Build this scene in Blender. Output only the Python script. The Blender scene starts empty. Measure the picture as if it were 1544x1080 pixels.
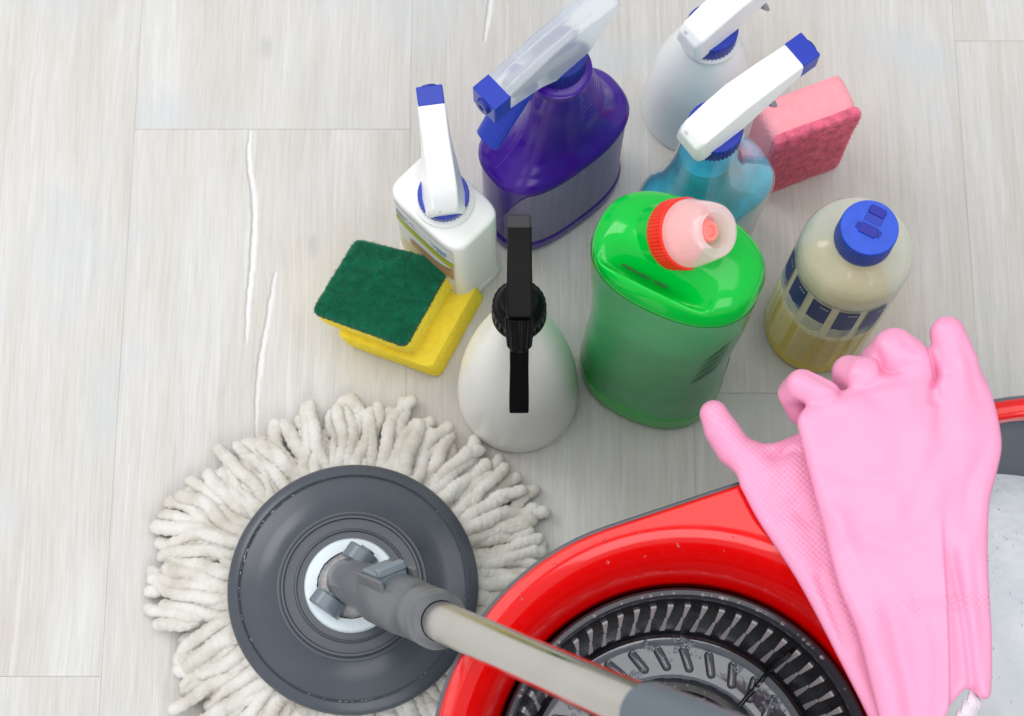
import bpy, bmesh, math, random
import numpy as np
from mathutils import Vector, Matrix, noise as mnoise
random.seed(7)
R = math.radians
C = bpy.context.scene.collection
S = bpy.context.scene

# ------------------------------------------------------------------ camera
cam_d = bpy.data.cameras.new('camera')
cam = bpy.data.objects.new('camera', cam_d); C.objects.link(cam)
cam.location = (0, 0, 1.15)
cam.rotation_euler = (R(15.6), 0, 0)
cam_d.sensor_width = 36; cam_d.sensor_fit = 'HORIZONTAL'
cam_d.lens = 36 * 2700 / 1544
cam_d.clip_start = .05; cam_d.clip_end = 50
cam_d.dof.use_dof = True; cam_d.dof.focus_distance = 1.04; cam_d.dof.aperture_fstop = 11
S.camera = cam
# ------------------------------------------------------------------ soft indoor daylight
wd = bpy.data.worlds.new('World'); S.world = wd; wd.use_nodes = True
bg = wd.node_tree.nodes['Background']
bg.inputs['Color'].default_value = (.93, .96, 1, 1); bg.inputs['Strength'].default_value = .71
def area(name, loc, target, sx, sy, power, col):
    d = bpy.data.lights.new(name, 'AREA'); d.shape = 'RECTANGLE'; d.size = sx; d.size_y = sy
    d.energy = power; d.color = col
    o = bpy.data.objects.new(name, d); C.objects.link(o); o.location = loc
    o.rotation_euler = (Vector(target) - Vector(loc)).to_track_quat('-Z', 'Y').to_euler()
    return o
area('ceiling_light', (.12, .5, 2.5), (.1, .3, 0), 2.4, 1.5, 24, (1, .99, .97))
area('window_light', (-1.5, 1.3, 1.5), (0, .3, 0), 1.1, 1.1, 18, (1, .985, .96))
area('room_window_light', (.35, -1.5, 1.6), (.05, .3, 0), 1.7, 1.2, 21, (.97, .985, 1))
S.view_settings.view_transform = 'Standard'; S.view_settings.look = 'None'
S.view_settings.exposure = 0; S.view_settings.gamma = 1
S.render.engine = 'CYCLES'

# ------------------------------------------------------------------ materials
def lin(r, g, b):
    f = lambda c: c / 12.92 if c <= .04045 else ((c + .055) / 1.055) ** 2.4
    return (f(r / 255), f(g / 255), f(b / 255), 1)
def nd(nt, t, **kw):
    n = nt.nodes.new(t)
    for k, v in kw.items(): setattr(n, k, v)
    return n
MATS = {}
def pm(name, col, rough=.4, sss=0, sssr=(.01, .01, .01), trans=0, ior=1.46, bump=0, bscale=300, bdet=4, var=0, vscale=40,
       coat=0, metal=0, sheen=0, spec=.5, rvar=0, alpha=1, vz=1):
    m = bpy.data.materials.new(name); m.use_nodes = True; nt = m.node_tree
    b = nt.nodes['Principled BSDF']
    b.inputs['Base Color'].default_value = col if len(col) == 4 else (*col, 1)
    b.inputs['Roughness'].default_value = rough; b.inputs['IOR'].default_value = ior
    b.inputs['Metallic'].default_value = metal; b.inputs['Specular IOR Level'].default_value = spec
    b.inputs['Transmission Weight'].default_value = trans; b.inputs['Coat Weight'].default_value = coat
    b.inputs['Alpha'].default_value = alpha
    if sss:
        b.inputs['Subsurface Weight'].default_value = sss; b.inputs['Subsurface Radius'].default_value = sssr
        b.inputs['Subsurface Scale'].default_value = 1
    if sheen:
        b.inputs['Sheen Weight'].default_value = sheen; b.inputs['Sheen Roughness'].default_value = .6
    tc = nd(nt, 'ShaderNodeTexCoord')
    if var or rvar:
        n = nd(nt, 'ShaderNodeTexNoise'); n.inputs['Scale'].default_value = vscale; n.inputs['Detail'].default_value = 5
        mpv = nd(nt, 'ShaderNodeMapping'); mpv.inputs['Scale'].default_value = (1, 1, vz); nt.links.new(tc.outputs['Object'], mpv.inputs['Vector'])
        nt.links.new(mpv.outputs[0], n.inputs['Vector'])
        if var:
            r = nd(nt, 'ShaderNodeMapRange'); r.inputs[1].default_value = .3; r.inputs[2].default_value = .7
            r.inputs[3].default_value = 1 - var; r.inputs[4].default_value = 1 + var * .5
            nt.links.new(n.outputs['Fac'], r.inputs[0])
            mx = nd(nt, 'ShaderNodeMix', data_type='RGBA', blend_type='MULTIPLY'); mx.inputs[0].default_value = 1
            mx.inputs[6].default_value = b.inputs['Base Color'].default_value
            nt.links.new(r.outputs[0], mx.inputs[7]); nt.links.new(mx.outputs[2], b.inputs['Base Color'])
        if rvar:
            r2 = nd(nt, 'ShaderNodeMapRange'); r2.inputs[1].default_value = .3; r2.inputs[2].default_value = .7
            r2.inputs[3].default_value = max(.02, rough - rvar); r2.inputs[4].default_value = rough + rvar
            nt.links.new(n.outputs['Fac'], r2.inputs[0]); nt.links.new(r2.outputs[0], b.inputs['Roughness'])
    if bump:
        n = nd(nt, 'ShaderNodeTexNoise'); n.inputs['Scale'].default_value = bscale; n.inputs['Detail'].default_value = bdet
        nt.links.new(tc.outputs['Object'], n.inputs['Vector'])
        bp = nd(nt, 'ShaderNodeBump'); bp.inputs['Strength'].default_value = 1; bp.inputs['Distance'].default_value = bump
        nt.links.new(n.outputs['Fac'], bp.inputs['Height']); nt.links.new(bp.outputs[0], b.inputs['Normal'])
    MATS[name] = m
    return m

def thin(name, tint, milk, milkcol, rough=.05, refl=1.0, var=0, vscale=25, tl_w=.5, fw=.35):
    # thin-walled clear plastic: mostly see-through, glossy by Fresnel, a little milky
    m = bpy.data.materials.new(name); m.use_nodes = True; nt = m.node_tree; nt.nodes.remove(nt.nodes['Principled BSDF'])
    out = nt.nodes['Material Output']; tr = nd(nt, 'ShaderNodeBsdfTransparent'); tr.inputs[0].default_value = tint
    df = nd(nt, 'ShaderNodeBsdfDiffuse'); df.inputs[0].default_value = milkcol
    tl = nd(nt, 'ShaderNodeBsdfTranslucent'); tl.inputs[0].default_value = milkcol
    gl = nd(nt, 'ShaderNodeBsdfGlossy'); gl.inputs['Roughness'].default_value = rough
    lw = nd(nt, 'ShaderNodeLayerWeight'); lw.inputs[0].default_value = .35
    fr = nd(nt, 'ShaderNodeFresnel'); fr.inputs[0].default_value = 1.5
    dm_ = nd(nt, 'ShaderNodeMixShader'); dm_.inputs[0].default_value = tl_w
    nt.links.new(df.outputs[0], dm_.inputs[1]); nt.links.new(tl.outputs[0], dm_.inputs[2])
    mm = nd(nt, 'ShaderNodeMath', operation='MULTIPLY_ADD'); mm.inputs[1].default_value = fw; mm.inputs[2].default_value = milk; nt.links.new(lw.outputs['Facing'], mm.inputs[0])
    m1 = nd(nt, 'ShaderNodeMixShader'); nt.links.new(mm.outputs[0], m1.inputs[0]); nt.links.new(tr.outputs[0], m1.inputs[1]); nt.links.new(dm_.outputs[0], m1.inputs[2])
    ge = nd(nt, 'ShaderNodeNewGeometry'); bf = nd(nt, 'ShaderNodeMath', operation='MULTIPLY_ADD'); bf.inputs[1].default_value = -refl; bf.inputs[2].default_value = refl; nt.links.new(ge.outputs['Backfacing'], bf.inputs[0])
    fm = nd(nt, 'ShaderNodeMath', operation='MULTIPLY'); nt.links.new(bf.outputs[0], fm.inputs[1]); nt.links.new(fr.outputs[0], fm.inputs[0])
    m2 = nd(nt, 'ShaderNodeMixShader'); nt.links.new(fm.outputs[0], m2.inputs[0]); nt.links.new(m1.outputs[0], m2.inputs[1]); nt.links.new(gl.outputs[0], m2.inputs[2])
    if var:
        tc = nd(nt, 'ShaderNodeTexCoord'); n = nd(nt, 'ShaderNodeTexNoise'); n.inputs['Scale'].default_value = vscale; n.inputs['Detail'].default_value = 5; nt.links.new(tc.outputs['Object'], n.inputs['Vector'])
        r = nd(nt, 'ShaderNodeMapRange'); r.inputs[1].default_value = .3; r.inputs[2].default_value = .7; r.inputs[3].default_value = 1 - var; r.inputs[4].default_value = 1 + var * .4; nt.links.new(n.outputs['Fac'], r.inputs[0])
        x = nd(nt, 'ShaderNodeMix', data_type='RGBA', blend_type='MULTIPLY'); x.inputs[0].default_value = 1; x.inputs[6].default_value = milkcol; nt.links.new(r.outputs[0], x.inputs[7])
        for q in (df, tl): nt.links.new(x.outputs[2], q.inputs[0])
        bp = nd(nt, 'ShaderNodeBump'); bp.inputs['Distance'].default_value = .00012; nt.links.new(n.outputs['Fac'], bp.inputs['Height']); nt.links.new(bp.outputs[0], gl.inputs['Normal'])
    nt.links.new(m2.outputs[0], out.inputs['Surface']); return m
M_white = pm('white_plastic', lin(242, 243, 244), .3, bump=.00004, bscale=250)
M_whitebody = pm('milky_plastic', lin(240, 240, 236), .3, sss=.3, sssr=(.012, .011, .009), bump=.00005, bscale=150)
M_cream = pm('cream_plastic', lin(241, 240, 234), .28, sss=.3, sssr=(.012, .011, .009), bump=.00008, bscale=90, var=.03, vscale=25)
M_frost = thin('frosted_plastic', (.98, .99, .99, 1), .86, lin(243, 246, 246), .3, .8, .04, 25, .12)
M_blue = pm('blue_plastic', lin(24, 52, 168), .33, bump=.00005, bscale=500, spec=.5)
M_bluecap = pm('blue_cap_plastic', lin(38, 82, 205), .42, bump=.0001, bscale=900, var=.12, vscale=200)
M_navy = pm('navy_plastic', lin(22, 38, 135), .35)
M_purple = pm('purple_plastic', lin(60, 14, 140), .2, var=.12, vscale=15, rvar=.06)
M_purplelabel = pm('purple_label_film', lin(124, 112, 152), .36, var=.22, vscale=220, vz=.06, bump=.0001, bscale=60)
M_frosthead = pm('translucent_head', lin(238, 243, 247), .36, trans=.62, ior=1.2)
M_green = thin('green_plastic', (0, 1, 0, 1), 1, lin(0, 200, 64), .12, 1, .05, 20, .15)
M_greenlabel = thin('green_label_film', (.4, .8, .5, 1), .9, lin(60, 182, 104), .2, 1, .18, 20, .1)
M_greenline = pm('dark_green_print', lin(8, 104, 50), .35)
M_code = pm('date_code_ink', lin(6, 84, 20), .5)
M_redcap = pm('red_cap', lin(236, 44, 22), .35)
M_pinknoz = pm('coral_spout', lin(252, 138, 130), .35)
M_black = pm('black_plastic', lin(10, 10, 11), .34, bump=.00005, bscale=250, rvar=.06, spec=.12)
M_lever = pm('grey_trigger', lin(128, 128, 150), .4)
M_pinkdome = thin('clear_pink_dome', (1, .98, .98, 1), .56, lin(255, 240, 240), .15)
M_clear = thin('clear_bottle', (.98, 1, 1, 1), .0, (.85, .93, .97, 1), .03, 1.4, fw=.14)
M_liquid = thin('turquoise_liquid', (.55, .93, .99, 1), .8, lin(60, 206, 240), .05, 1.0, .3, 70, .1)
M_milk = thin('yellow_bottle_shell', (.99, .99, .94, 1), .62, lin(240, 241, 226), .12, 1.1, .08, 60, .25)
M_yellow = thin('yellow_detergent', (.9, .75, .3, 1), 1, lin(255, 214, 62), .16, 1, .10, 25, .04)
M_labelgrey = pm('clear_label_print', lin(232, 222, 186), .35)
M_navyprint = pm('navy_print', lin(34, 52, 132), .4, var=.1, vscale=120)
M_pad = pm('green_scourer', lin(0, 98, 68), .9, bump=.0011, bscale=420, bdet=8, var=.35, vscale=160, sheen=.15, spec=.15)
M_foam = pm('yellow_foam', lin(255, 228, 70), .85, bump=.0009, bscale=600, bdet=6, var=.08, vscale=200, spec=.2)
M_pfoam = pm('pink_foam', lin(255, 168, 178), .85, bump=.0009, bscale=600, bdet=6, var=.06, vscale=200, spec=.2)
M_ppad = pm('crimson_scourer', lin(240, 112, 142), .9, bump=.0010, bscale=420, bdet=8, var=.3, vscale=170, sheen=.15, spec=.15)
M_disc = pm('slate_plastic', lin(72, 77, 85), .3, bump=.00005, bscale=80, rvar=.07, var=.07, vscale=18)
M_connector = pm('grey_plastic', lin(104, 106, 110), .3, rvar=.08, var=.1, vscale=50)
M_earm = pm('blue_grey_plastic', lin(112, 122, 132), .24, rvar=.06)
M_latch = pm('latch_plastic', lin(122, 134, 142), .35)
M_whitering = pm('white_hub_ring', lin(218, 228, 234), .35)
M_metal = pm('brushed_steel', lin(212, 210, 205), .22, metal=1, bump=.00012, bscale=30, rvar=.12, var=.12, vscale=20)
M_sleeve = pm('slate_sleeve', lin(96, 106, 116), .5)
M_red = pm('red_bucket_plastic', lin(222, 4, 4), .15, rvar=.08, vscale=60, bump=.00004, bscale=60, coat=.2)
M_bucket = pm('grey_bucket_plastic', lin(84, 92, 102), .33, rvar=.1, var=.1, vscale=20)
M_basket = pm('dark_basket_plastic', lin(20, 20, 25), .24, rvar=.1, var=.15, vscale=60)
M_litslot = pm('lit_slot_grey', lin(168, 166, 168), .45, var=.15, vscale=150)  # pale grey carries the light seen through the basket openings
M_wet = pm('wet_basket_floor', lin(70, 76, 86), .12, rvar=.06, bump=.0005, bscale=60, vscale=90, spec=.8, coat=.8)
M_bubble = thin('soap_bubble', (.95, .97, 1, 1), .12, (.85, .88, .9, 1), .03, 2.0)
M_water = pm('water_drop', (1, 1, 1, 1), .03, trans=1, ior=1.33)
M_flock = pm('white_flock_lining', lin(238, 226, 236), .95, bump=.0006, bscale=700)
M_ink = pm('grey_ink', lin(165, 172, 176), .6)
M_inkblue = pm('blue_ink', lin(130, 152, 172), .6)
M_lime = pm('lime_print', lin(168, 176, 24), .4)
M_labelwhite = pm('pale_label', lin(212, 214, 212), .4, var=.05)
M_brown = pm('brown_print', lin(172, 132, 92), .4)

def mat_yarn():
    m = pm('mop_yarn', lin(226, 222, 212), .95, sheen=.4, spec=.1)
    nt = m.node_tree; b = nt.nodes['Principled BSDF']
    tc = nd(nt, 'ShaderNodeTexCoord')
    n1 = nd(nt, 'ShaderNodeTexNoise'); n1.inputs['Scale'].default_value = 55; n1.inputs['Detail'].default_value = 6
    n2 = nd(nt, 'ShaderNodeTexNoise'); n2.inputs['Scale'].default_value = 650; n2.inputs['Detail'].default_value = 7; n2.inputs['Roughness'].default_value = .7
    for n in (n1, n2): nt.links.new(tc.outputs['Object'], n.inputs['Vector'])
    cr = nd(nt, 'ShaderNodeValToRGB'); e = cr.color_ramp.elements
    e[0].position = .3; e[0].color = lin(206, 199, 186); e[1].position = .6; e[1].color = lin(232, 229, 222)
    nt.links.new(n1.outputs['Fac'], cr.inputs[0]); nt.links.new(cr.outputs[0], b.inputs['Base Color'])
    bp = nd(nt, 'ShaderNodeBump'); bp.inputs['Distance'].default_value = .0013
    nt.links.new(n2.outputs['Fac'], bp.inputs['Height']); nt.links.new(bp.outputs[0], b.inputs['Normal'])
    return m
M_yarn = mat_yarn()

def mat_glove():
    m = pm('pink_rubber', lin(237, 154, 190), .36, spec=.5)
    nt = m.node_tree; b = nt.nodes['Principled BSDF']
    tc = nd(nt, 'ShaderNodeTexCoord')
    at_ = nd(nt, 'ShaderNodeAttribute', attribute_name='grip')
    # small raised diamonds of the grip zones
    mp = nd(nt, 'ShaderNodeMapping'); mp.inputs['Rotation'].default_value = (0, 0, R(45)); mp.inputs['Scale'].default_value = (430, 430, 0)
    nt.links.new(tc.outputs['Object'], mp.inputs['Vector'])
    v = nd(nt, 'ShaderNodeTexVoronoi'); v.inputs['Scale'].default_value = 1; v.inputs['Randomness'].default_value = 0
    nt.links.new(mp.outputs[0], v.inputs['Vector'])
    inv = nd(nt, 'ShaderNodeMath', operation='SUBTRACT'); inv.inputs[0].default_value = 1; nt.links.new(v.outputs['Distance'], inv.inputs[1])
    mu = nd(nt, 'ShaderNodeMath', operation='MULTIPLY'); nt.links.new(inv.outputs[0], mu.inputs[0]); nt.links.new(at_.outputs['Fac'], mu.inputs[1])
    n = nd(nt, 'ShaderNodeTexNoise'); n.inputs['Scale'].default_value = 500; n.inputs['Detail'].default_value = 3
    nt.links.new(tc.outputs['Object'], n.inputs['Vector'])
    b1 = nd(nt, 'ShaderNodeBump'); b1.inputs['Distance'].default_value = .0007
    nt.links.new(mu.outputs[0], b1.inputs['Height'])
    b2 = nd(nt, 'ShaderNodeBump'); b2.inputs['Distance'].default_value = .00006
    nt.links.new(n.outputs['Fac'], b2.inputs['Height']); nt.links.new(b1.outputs[0], b2.inputs['Normal']); nt.links.new(b2.outputs[0], b.inputs['Normal'])
    return m
M_glove = mat_glove()

def mat_plank():
    m = pm('whitewashed_oak', (.6, .58, .55, 1), .5); nt = m.node_tree; b = nt.nodes['Principled BSDF']; L = nt.links
    geo = nd(nt, 'ShaderNodeNewGeometry'); oi = nd(nt, 'ShaderNodeObjectInfo')
    off = nd(nt, 'ShaderNodeVectorMath', operation='SCALE'); off.inputs[0].default_value = (3.1, 7.7, 5.3); L.new(oi.outputs['Random'], off.inputs['Scale'])
    ad = nd(nt, 'ShaderNodeVectorMath', operation='ADD'); L.new(geo.outputs['Position'], ad.inputs[0]); L.new(off.outputs[0], ad.inputs[1])
    # gentle warp so the grain wanders
    wn = nd(nt, 'ShaderNodeTexNoise'); wn.inputs['Scale'].default_value = 7; wn.inputs['Detail'].default_value = 2; L.new(ad.outputs[0], wn.inputs['Vector'])
    ws = nd(nt, 'ShaderNodeVectorMath', operation='SUBTRACT'); ws.inputs[1].default_value = (.5, .5, .5); L.new(wn.outputs['Color'], ws.inputs[0])
    wm = nd(nt, 'ShaderNodeVectorMath', operation='MULTIPLY'); wm.inputs[1].default_value = (.007, 0, 0); L.new(ws.outputs[0], wm.inputs[0])
    wa = nd(nt, 'ShaderNodeVectorMath', operation='ADD'); L.new(ad.outputs[0], wa.inputs[0]); L.new(wm.outputs[0], wa.inputs[1])
    def streak(sx, sy, det, rough=.6, lac=2):
        mp = nd(nt, 'ShaderNodeMapping'); mp.inputs['Scale'].default_value = (sx, sy, 1); L.new(wa.outputs[0], mp.inputs['Vector'])
        n = nd(nt, 'ShaderNodeTexNoise'); n.inputs['Scale'].default_value = 1; n.inputs['Detail'].default_value = det; n.inputs['Roughness'].default_value = rough
        L.new(mp.outputs[0], n.inputs['Vector']); return n
    def ramp(src, a, ca, z, cz):
        r = nd(nt, 'ShaderNodeValToRGB'); e = r.color_ramp.elements; e[0].position = a; e[0].color = ca; e[1].position = z; e[1].color = cz
        L.new(src, r.inputs[0]); return r
    def mixc(fac, A, B, blend='MIX', f=None):
        x = nd(nt, 'ShaderNodeMix', data_type='RGBA', blend_type=blend)
        if fac is not None: L.new(fac, x.inputs[0])
        else: x.inputs[0].default_value = f
        L.new(A, x.inputs[6])
        if isinstance(B, tuple): x.inputs[7].default_value = B
        else: L.new(B, x.inputs[7])
        return x.outputs[2]
    big = streak(22, 2.6, 4, .6); mid = streak(95, 5, 6, .7); fine = streak(760, 22, 7, .75); white = streak(150, 5, 8, .72)
    base = ramp(big.outputs['Fac'], .34, lin(199, 194, 187), .66, lin(209, 208, 206)).outputs[0]
    tan = ramp(mid.outputs['Fac'], .36, (1, 1, 1, 1), .56, (0, 0, 0, 1))
    fac = nd(nt, 'ShaderNodeMath', operation='MULTIPLY'); fac.inputs[1].default_value = .27; L.new(tan.outputs[0], fac.inputs[0])
    c = mixc(fac.outputs[0], base, lin(190, 182, 172))
    wr = ramp(white.outputs['Fac'], .55, (0, 0, 0, 1), .74, (.55, .55, .55, 1))
    c = mixc(wr.outputs[0], c, lin(226, 228, 230))
    fr = ramp(fine.outputs['Fac'], .3, (.70, .69, .68, 1), .58, (1.02, 1.02, 1.02, 1))
    c = mixc(None, c, fr.outputs[0], 'MULTIPLY', .55)
    # cool patches
    cp = nd(nt, 'ShaderNodeTexNoise'); cp.inputs['Scale'].default_value = 13; cp.inputs['Detail'].default_value = 4; L.new(ad.outputs[0], cp.inputs['Vector'])
    cr = ramp(cp.outputs['Fac'], .52, (0, 0, 0, 1), .7, (.5, .5, .5, 1)); c = mixc(cr.outputs[0], c, lin(190, 196, 200))
    # filled cracks printed in the planks: x as a function of y
    sep = nd(nt, 'ShaderNodeSeparateXYZ'); L.new(geo.outputs['Position'], sep.inputs[0])
    edge = nd(nt, 'ShaderNodeTexNoise'); edge.inputs['Scale'].default_value = 160; edge.inputs['Detail'].default_value = 3; L.new(geo.outputs['Position'], edge.inputs['Vector'])
    hsum = None
    for pts, w in (([(-.1806, .485), (-.1807, .463), (-.1759, .434), (-.1754, .386), (-.1768, .363), (-.1773, .330)], .0020),
                   ([(-.1600, .3816), (-.1633, .3488), (-.1677, .3119), (-.1682, .262)], .0017),
                   ([(-.0140, .600), (-.0159, .573), (-.0195, .5504)], .0017),
                   ([(.2592, .302), (.2600, .280), (.2580, .258)], .0018)):
        y0 = min(p[1] for p in pts); y1 = max(p[1] for p in pts)
        t = nd(nt, 'ShaderNodeMapRange'); t.inputs[1].default_value = y0; t.inputs[2].default_value = y1; L.new(sep.outputs['Y'], t.inputs[0])
        fc = nd(nt, 'ShaderNodeFloatCurve'); cv = fc.mapping.curves[0]
        xm = min(p[0] for p in pts) - .01
        q = sorted(((p[1] - y0) / (y1 - y0), (p[0] - xm) * 20) for p in pts)
        cv.points[0].location = q[0]; cv.points[-1].location = q[-1]
        for a in q[1:-1]: cv.points.new(*a)
        fc.mapping.update(); L.new(t.outputs[0], fc.inputs['Value'])
        def mth(op, A, B=None):
            x = nd(nt, 'ShaderNodeMath', operation=op)
            for i, v in enumerate((A, B)):
                if v is None: continue
                if isinstance(v, (int, float)): x.inputs[i].default_value = v
                else: L.new(v, x.inputs[i])
            return x.outputs[0]
        xc = mth('ADD', mth('MULTIPLY', fc.outputs[0], .05), xm)
        d = mth('SUBTRACT', sep.outputs['X'], xc)
        d = mth('ADD', d, mth('MULTIPLY', mth('SUBTRACT', edge.outputs['Fac'], .5), .0022))
        tt = t.outputs[0]
        wv = mth('MULTIPLY', mth('POWER', mth('MULTIPLY', mth('MULTIPLY', tt, mth('SUBTRACT', 1.04, tt)), 4), .55), w)
        def sm(x, lo, hi):
            r = nd(nt, 'ShaderNodeMapRange', interpolation_type='SMOOTHSTEP'); L.new(x, r.inputs[0])
            for i, v in ((1, lo), (2, hi)):
                if isinstance(v, (int, float)): r.inputs[i].default_value = v
                else: L.new(v, r.inputs[i])
            r.inputs[3].default_value = 1; r.inputs[4].default_value = 0
            return r.outputs[0]
        ab = mth('ABSOLUTE', d)
        inr = mth('MULTIPLY', mth('GREATER_THAN', sep.outputs['Y'], y0 + .0005), mth('LESS_THAN', sep.outputs['Y'], y1 - .0003))
        brk = nd(nt, 'ShaderNodeMapRange'); brk.inputs[1].default_value = .38; brk.inputs[2].default_value = .52; brk.inputs[3].default_value = .35; L.new(white.outputs['Fac'], brk.inputs[0])
        mk = mth('MULTIPLY', mth('MULTIPLY', sm(ab, mth('MULTIPLY', wv, .25), mth('ADD', wv, .0009)), brk.outputs[0]), inr)
        dk = mth('MULTIPLY', sm(mth('ABSOLUTE', mth('ADD', d, mth('MULTIPLY', wv, 1.15))), 0.0002, .0013), inr)
        c = mixc(mth('MULTIPLY', dk, .8), c, lin(158, 152, 146))
        c = mixc(mth('MULTIPLY', mk, .62), c, lin(236, 238, 241))
    # knots
    for kx, ky, s in ((-.172, .547, .007), (.1676, .335, .012), (-.135, .40, .006)):
        vd = nd(nt, 'ShaderNodeVectorMath', operation='DISTANCE'); vs = nd(nt, 'ShaderNodeVectorMath', operation='MULTIPLY'); vs.inputs[1].default_value = (1, .5, 0)
        L.new(geo.outputs['Position'], vs.inputs[0]); L.new(vs.outputs[0], vd.inputs[0]); vd.inputs[1].default_value = (kx, ky * .5, 0)
        r = nd(nt, 'ShaderNodeMapRange', interpolation_type='SMOOTHSTEP'); r.inputs[1].default_value = 0; r.inputs[2].default_value = s; r.inputs[3].default_value = .8; r.inputs[4].default_value = 0
        L.new(vd.outputs['Value'], r.inputs[0])
        mm = nd(nt, 'ShaderNodeMath', operation='MULTIPLY'); L.new(r.outputs[0], mm.inputs[0]); L.new(edge.outputs['Fac'], mm.inputs[1])
        c = mixc(mm.outputs[0], c, lin(158, 160, 164))
    L.new(c, b.inputs['Base Color'])
    bp = nd(nt, 'ShaderNodeBump'); bp.inputs['Distance'].default_value = .00035; bp.inputs['Strength'].default_value = .8
    L.new(fine.outputs['Fac'], bp.inputs['Height']); L.new(bp.outputs[0], b.inputs['Normal'])
    b.inputs['Roughness'].default_value = .48; b.inputs['Specular IOR Level'].default_value = .35
    return m
M_plank = mat_plank()
M_sub = pm('subfloor', lin(128, 120, 112), .8)

def mat_soap():
    m = pm('soap_foam', lin(226, 236, 240), .45); nt = m.node_tree; b = nt.nodes['Principled BSDF']; L = nt.links
    tc = nd(nt, 'ShaderNodeTexCoord')
    v = nd(nt, 'ShaderNodeTexVoronoi'); v.inputs['Scale'].default_value = 330; L.new(tc.outputs['Object'], v.inputs['Vector'])
    n = nd(nt, 'ShaderNodeTexNoise'); n.inputs['Scale'].default_value = 35; n.inputs['Detail'].default_value = 6; L.new(tc.outputs['Object'], n.inputs['Vector'])
    r = nd(nt, 'ShaderNodeValToRGB'); e = r.color_ramp.elements; e[0].position = .35; e[0].color = lin(222, 232, 237); e[1].position = .65; e[1].color = lin(240, 246, 248)
    L.new(n.outputs['Fac'], r.inputs[0])
    v2 = nd(nt, 'ShaderNodeTexVoronoi'); v2.inputs['Scale'].default_value = 90; L.new(tc.outputs['Object'], v2.inputs['Vector'])
    r2 = nd(nt, 'ShaderNodeMapRange'); r2.inputs[1].default_value = .05; r2.inputs[2].default_value = .12; r2.inputs[3].default_value = .1; r2.inputs[4].default_value = 0
    L.new(v2.outputs['Distance'], r2.inputs[0])
    x = nd(nt, 'ShaderNodeMix', data_type='RGBA'); L.new(r2.outputs[0], x.inputs[0]); L.new(r.outputs[0], x.inputs[6]); x.inputs[7].default_value = lin(130, 144, 152)
    L.new(x.outputs[2], b.inputs['Base Color'])
    bp = nd(nt, 'ShaderNodeBump'); bp.inputs['Distance'].default_value = .00022; bp.invert = True
    L.new(v.outputs['Distance'], bp.inputs['Height']); L.new(bp.outputs[0], b.inputs['Normal'])
    return m
M_soap = mat_soap()

# ------------------------------------------------------------------ mesh helpers
def mesh(name, verts, faces, smooth=True, angle=40):
    me = bpy.data.meshes.new(name); me.from_pydata([tuple(map(float, v)) for v in verts], [], [tuple(int(i) for i in f) for f in faces]); me.validate(); me.update()
    bm = bmesh.new(); bm.from_mesh(me); bmesh.ops.recalc_face_normals(bm, faces=bm.faces[:]); bm.to_mesh(me); bm.free()
    if smooth:
        me.shade_smooth(); me.set_sharp_from_angle(angle=R(angle))
    return me
def obj(name, me, mat, parent=None, loc=None, rot=None, bevel=0, subsurf=0, solid=0, segs=3):
    o = bpy.data.objects.new(name, me); C.objects.link(o)
    if mat is not None and not me.materials: me.materials.append(mat)
    if parent is not None: o.parent = parent
    if loc is not None: o.location = loc
    if rot is not None: o.rotation_euler = rot
    if solid:
        m = o.modifiers.new('s', 'SOLIDIFY'); m.thickness = solid; m.offset = -1
    if bevel:
        m = o.modifiers.new('b', 'BEVEL'); m.width = bevel; m.segments = segs; m.limit_method = 'ANGLE'; m.angle_limit = R(25); m.harden_normals = True
    if subsurf:
        m = o.modifiers.new('u', 'SUBSURF'); m.levels = subsurf; m.render_levels = subsurf
    return o
def thing(name, label, cat, loc=(0, 0, 0), rz=0, group=None):
    o = bpy.data.objects.new(name, None); C.objects.link(o); o.location = loc; o.rotation_euler = (0, 0, R(rz)); o.empty_display_size = .02
    o['label'] = label; o['category'] = cat
    if group: o['group'] = group
    return o
def struct(o):
    o['kind'] = 'structure'; return o
def loft(rings, cap0=True, cap1=True, closed=True):
    n = len(rings[0]); V = [p for r in rings for p in r]; F = []
    for i in range(len(rings) - 1):
        for j in range(n if closed else n - 1):
            k = (j + 1) % n; F.append((i * n + j, i * n + k, (i + 1) * n + k, (i + 1) * n + j))
    if cap0: F.append(tuple(range(n - 1, -1, -1)))
    if cap1: F.append(tuple((len(rings) - 1) * n + j for j in range(n)))
    return V, F
def pchip(xs, ys, q):
    xs = np.array(xs, float); ys = np.array(ys, float); q = np.clip(q, xs[0], xs[-1])
    h = np.diff(xs); d = np.diff(ys) / h; m = np.zeros_like(ys)
    for i in range(1, len(xs) - 1):
        if d[i - 1] * d[i] > 0:
            w1 = 2 * h[i] + h[i - 1]; w2 = h[i] + 2 * h[i - 1]; m[i] = (w1 + w2) / (w1 / d[i - 1] + w2 / d[i])
    m[0] = d[0]; m[-1] = d[-1]
    i = np.clip(np.searchsorted(xs, q, side='right') - 1, 0, len(h) - 1); t = (q - xs[i]) / h[i]
    return ((1 + 2 * t) * (1 - t) ** 2 * ys[i] + t * (1 - t) ** 2 * h[i] * m[i] + t * t * (3 - 2 * t) * ys[i + 1] + t * t * (t - 1) * h[i] * m[i + 1])
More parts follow.
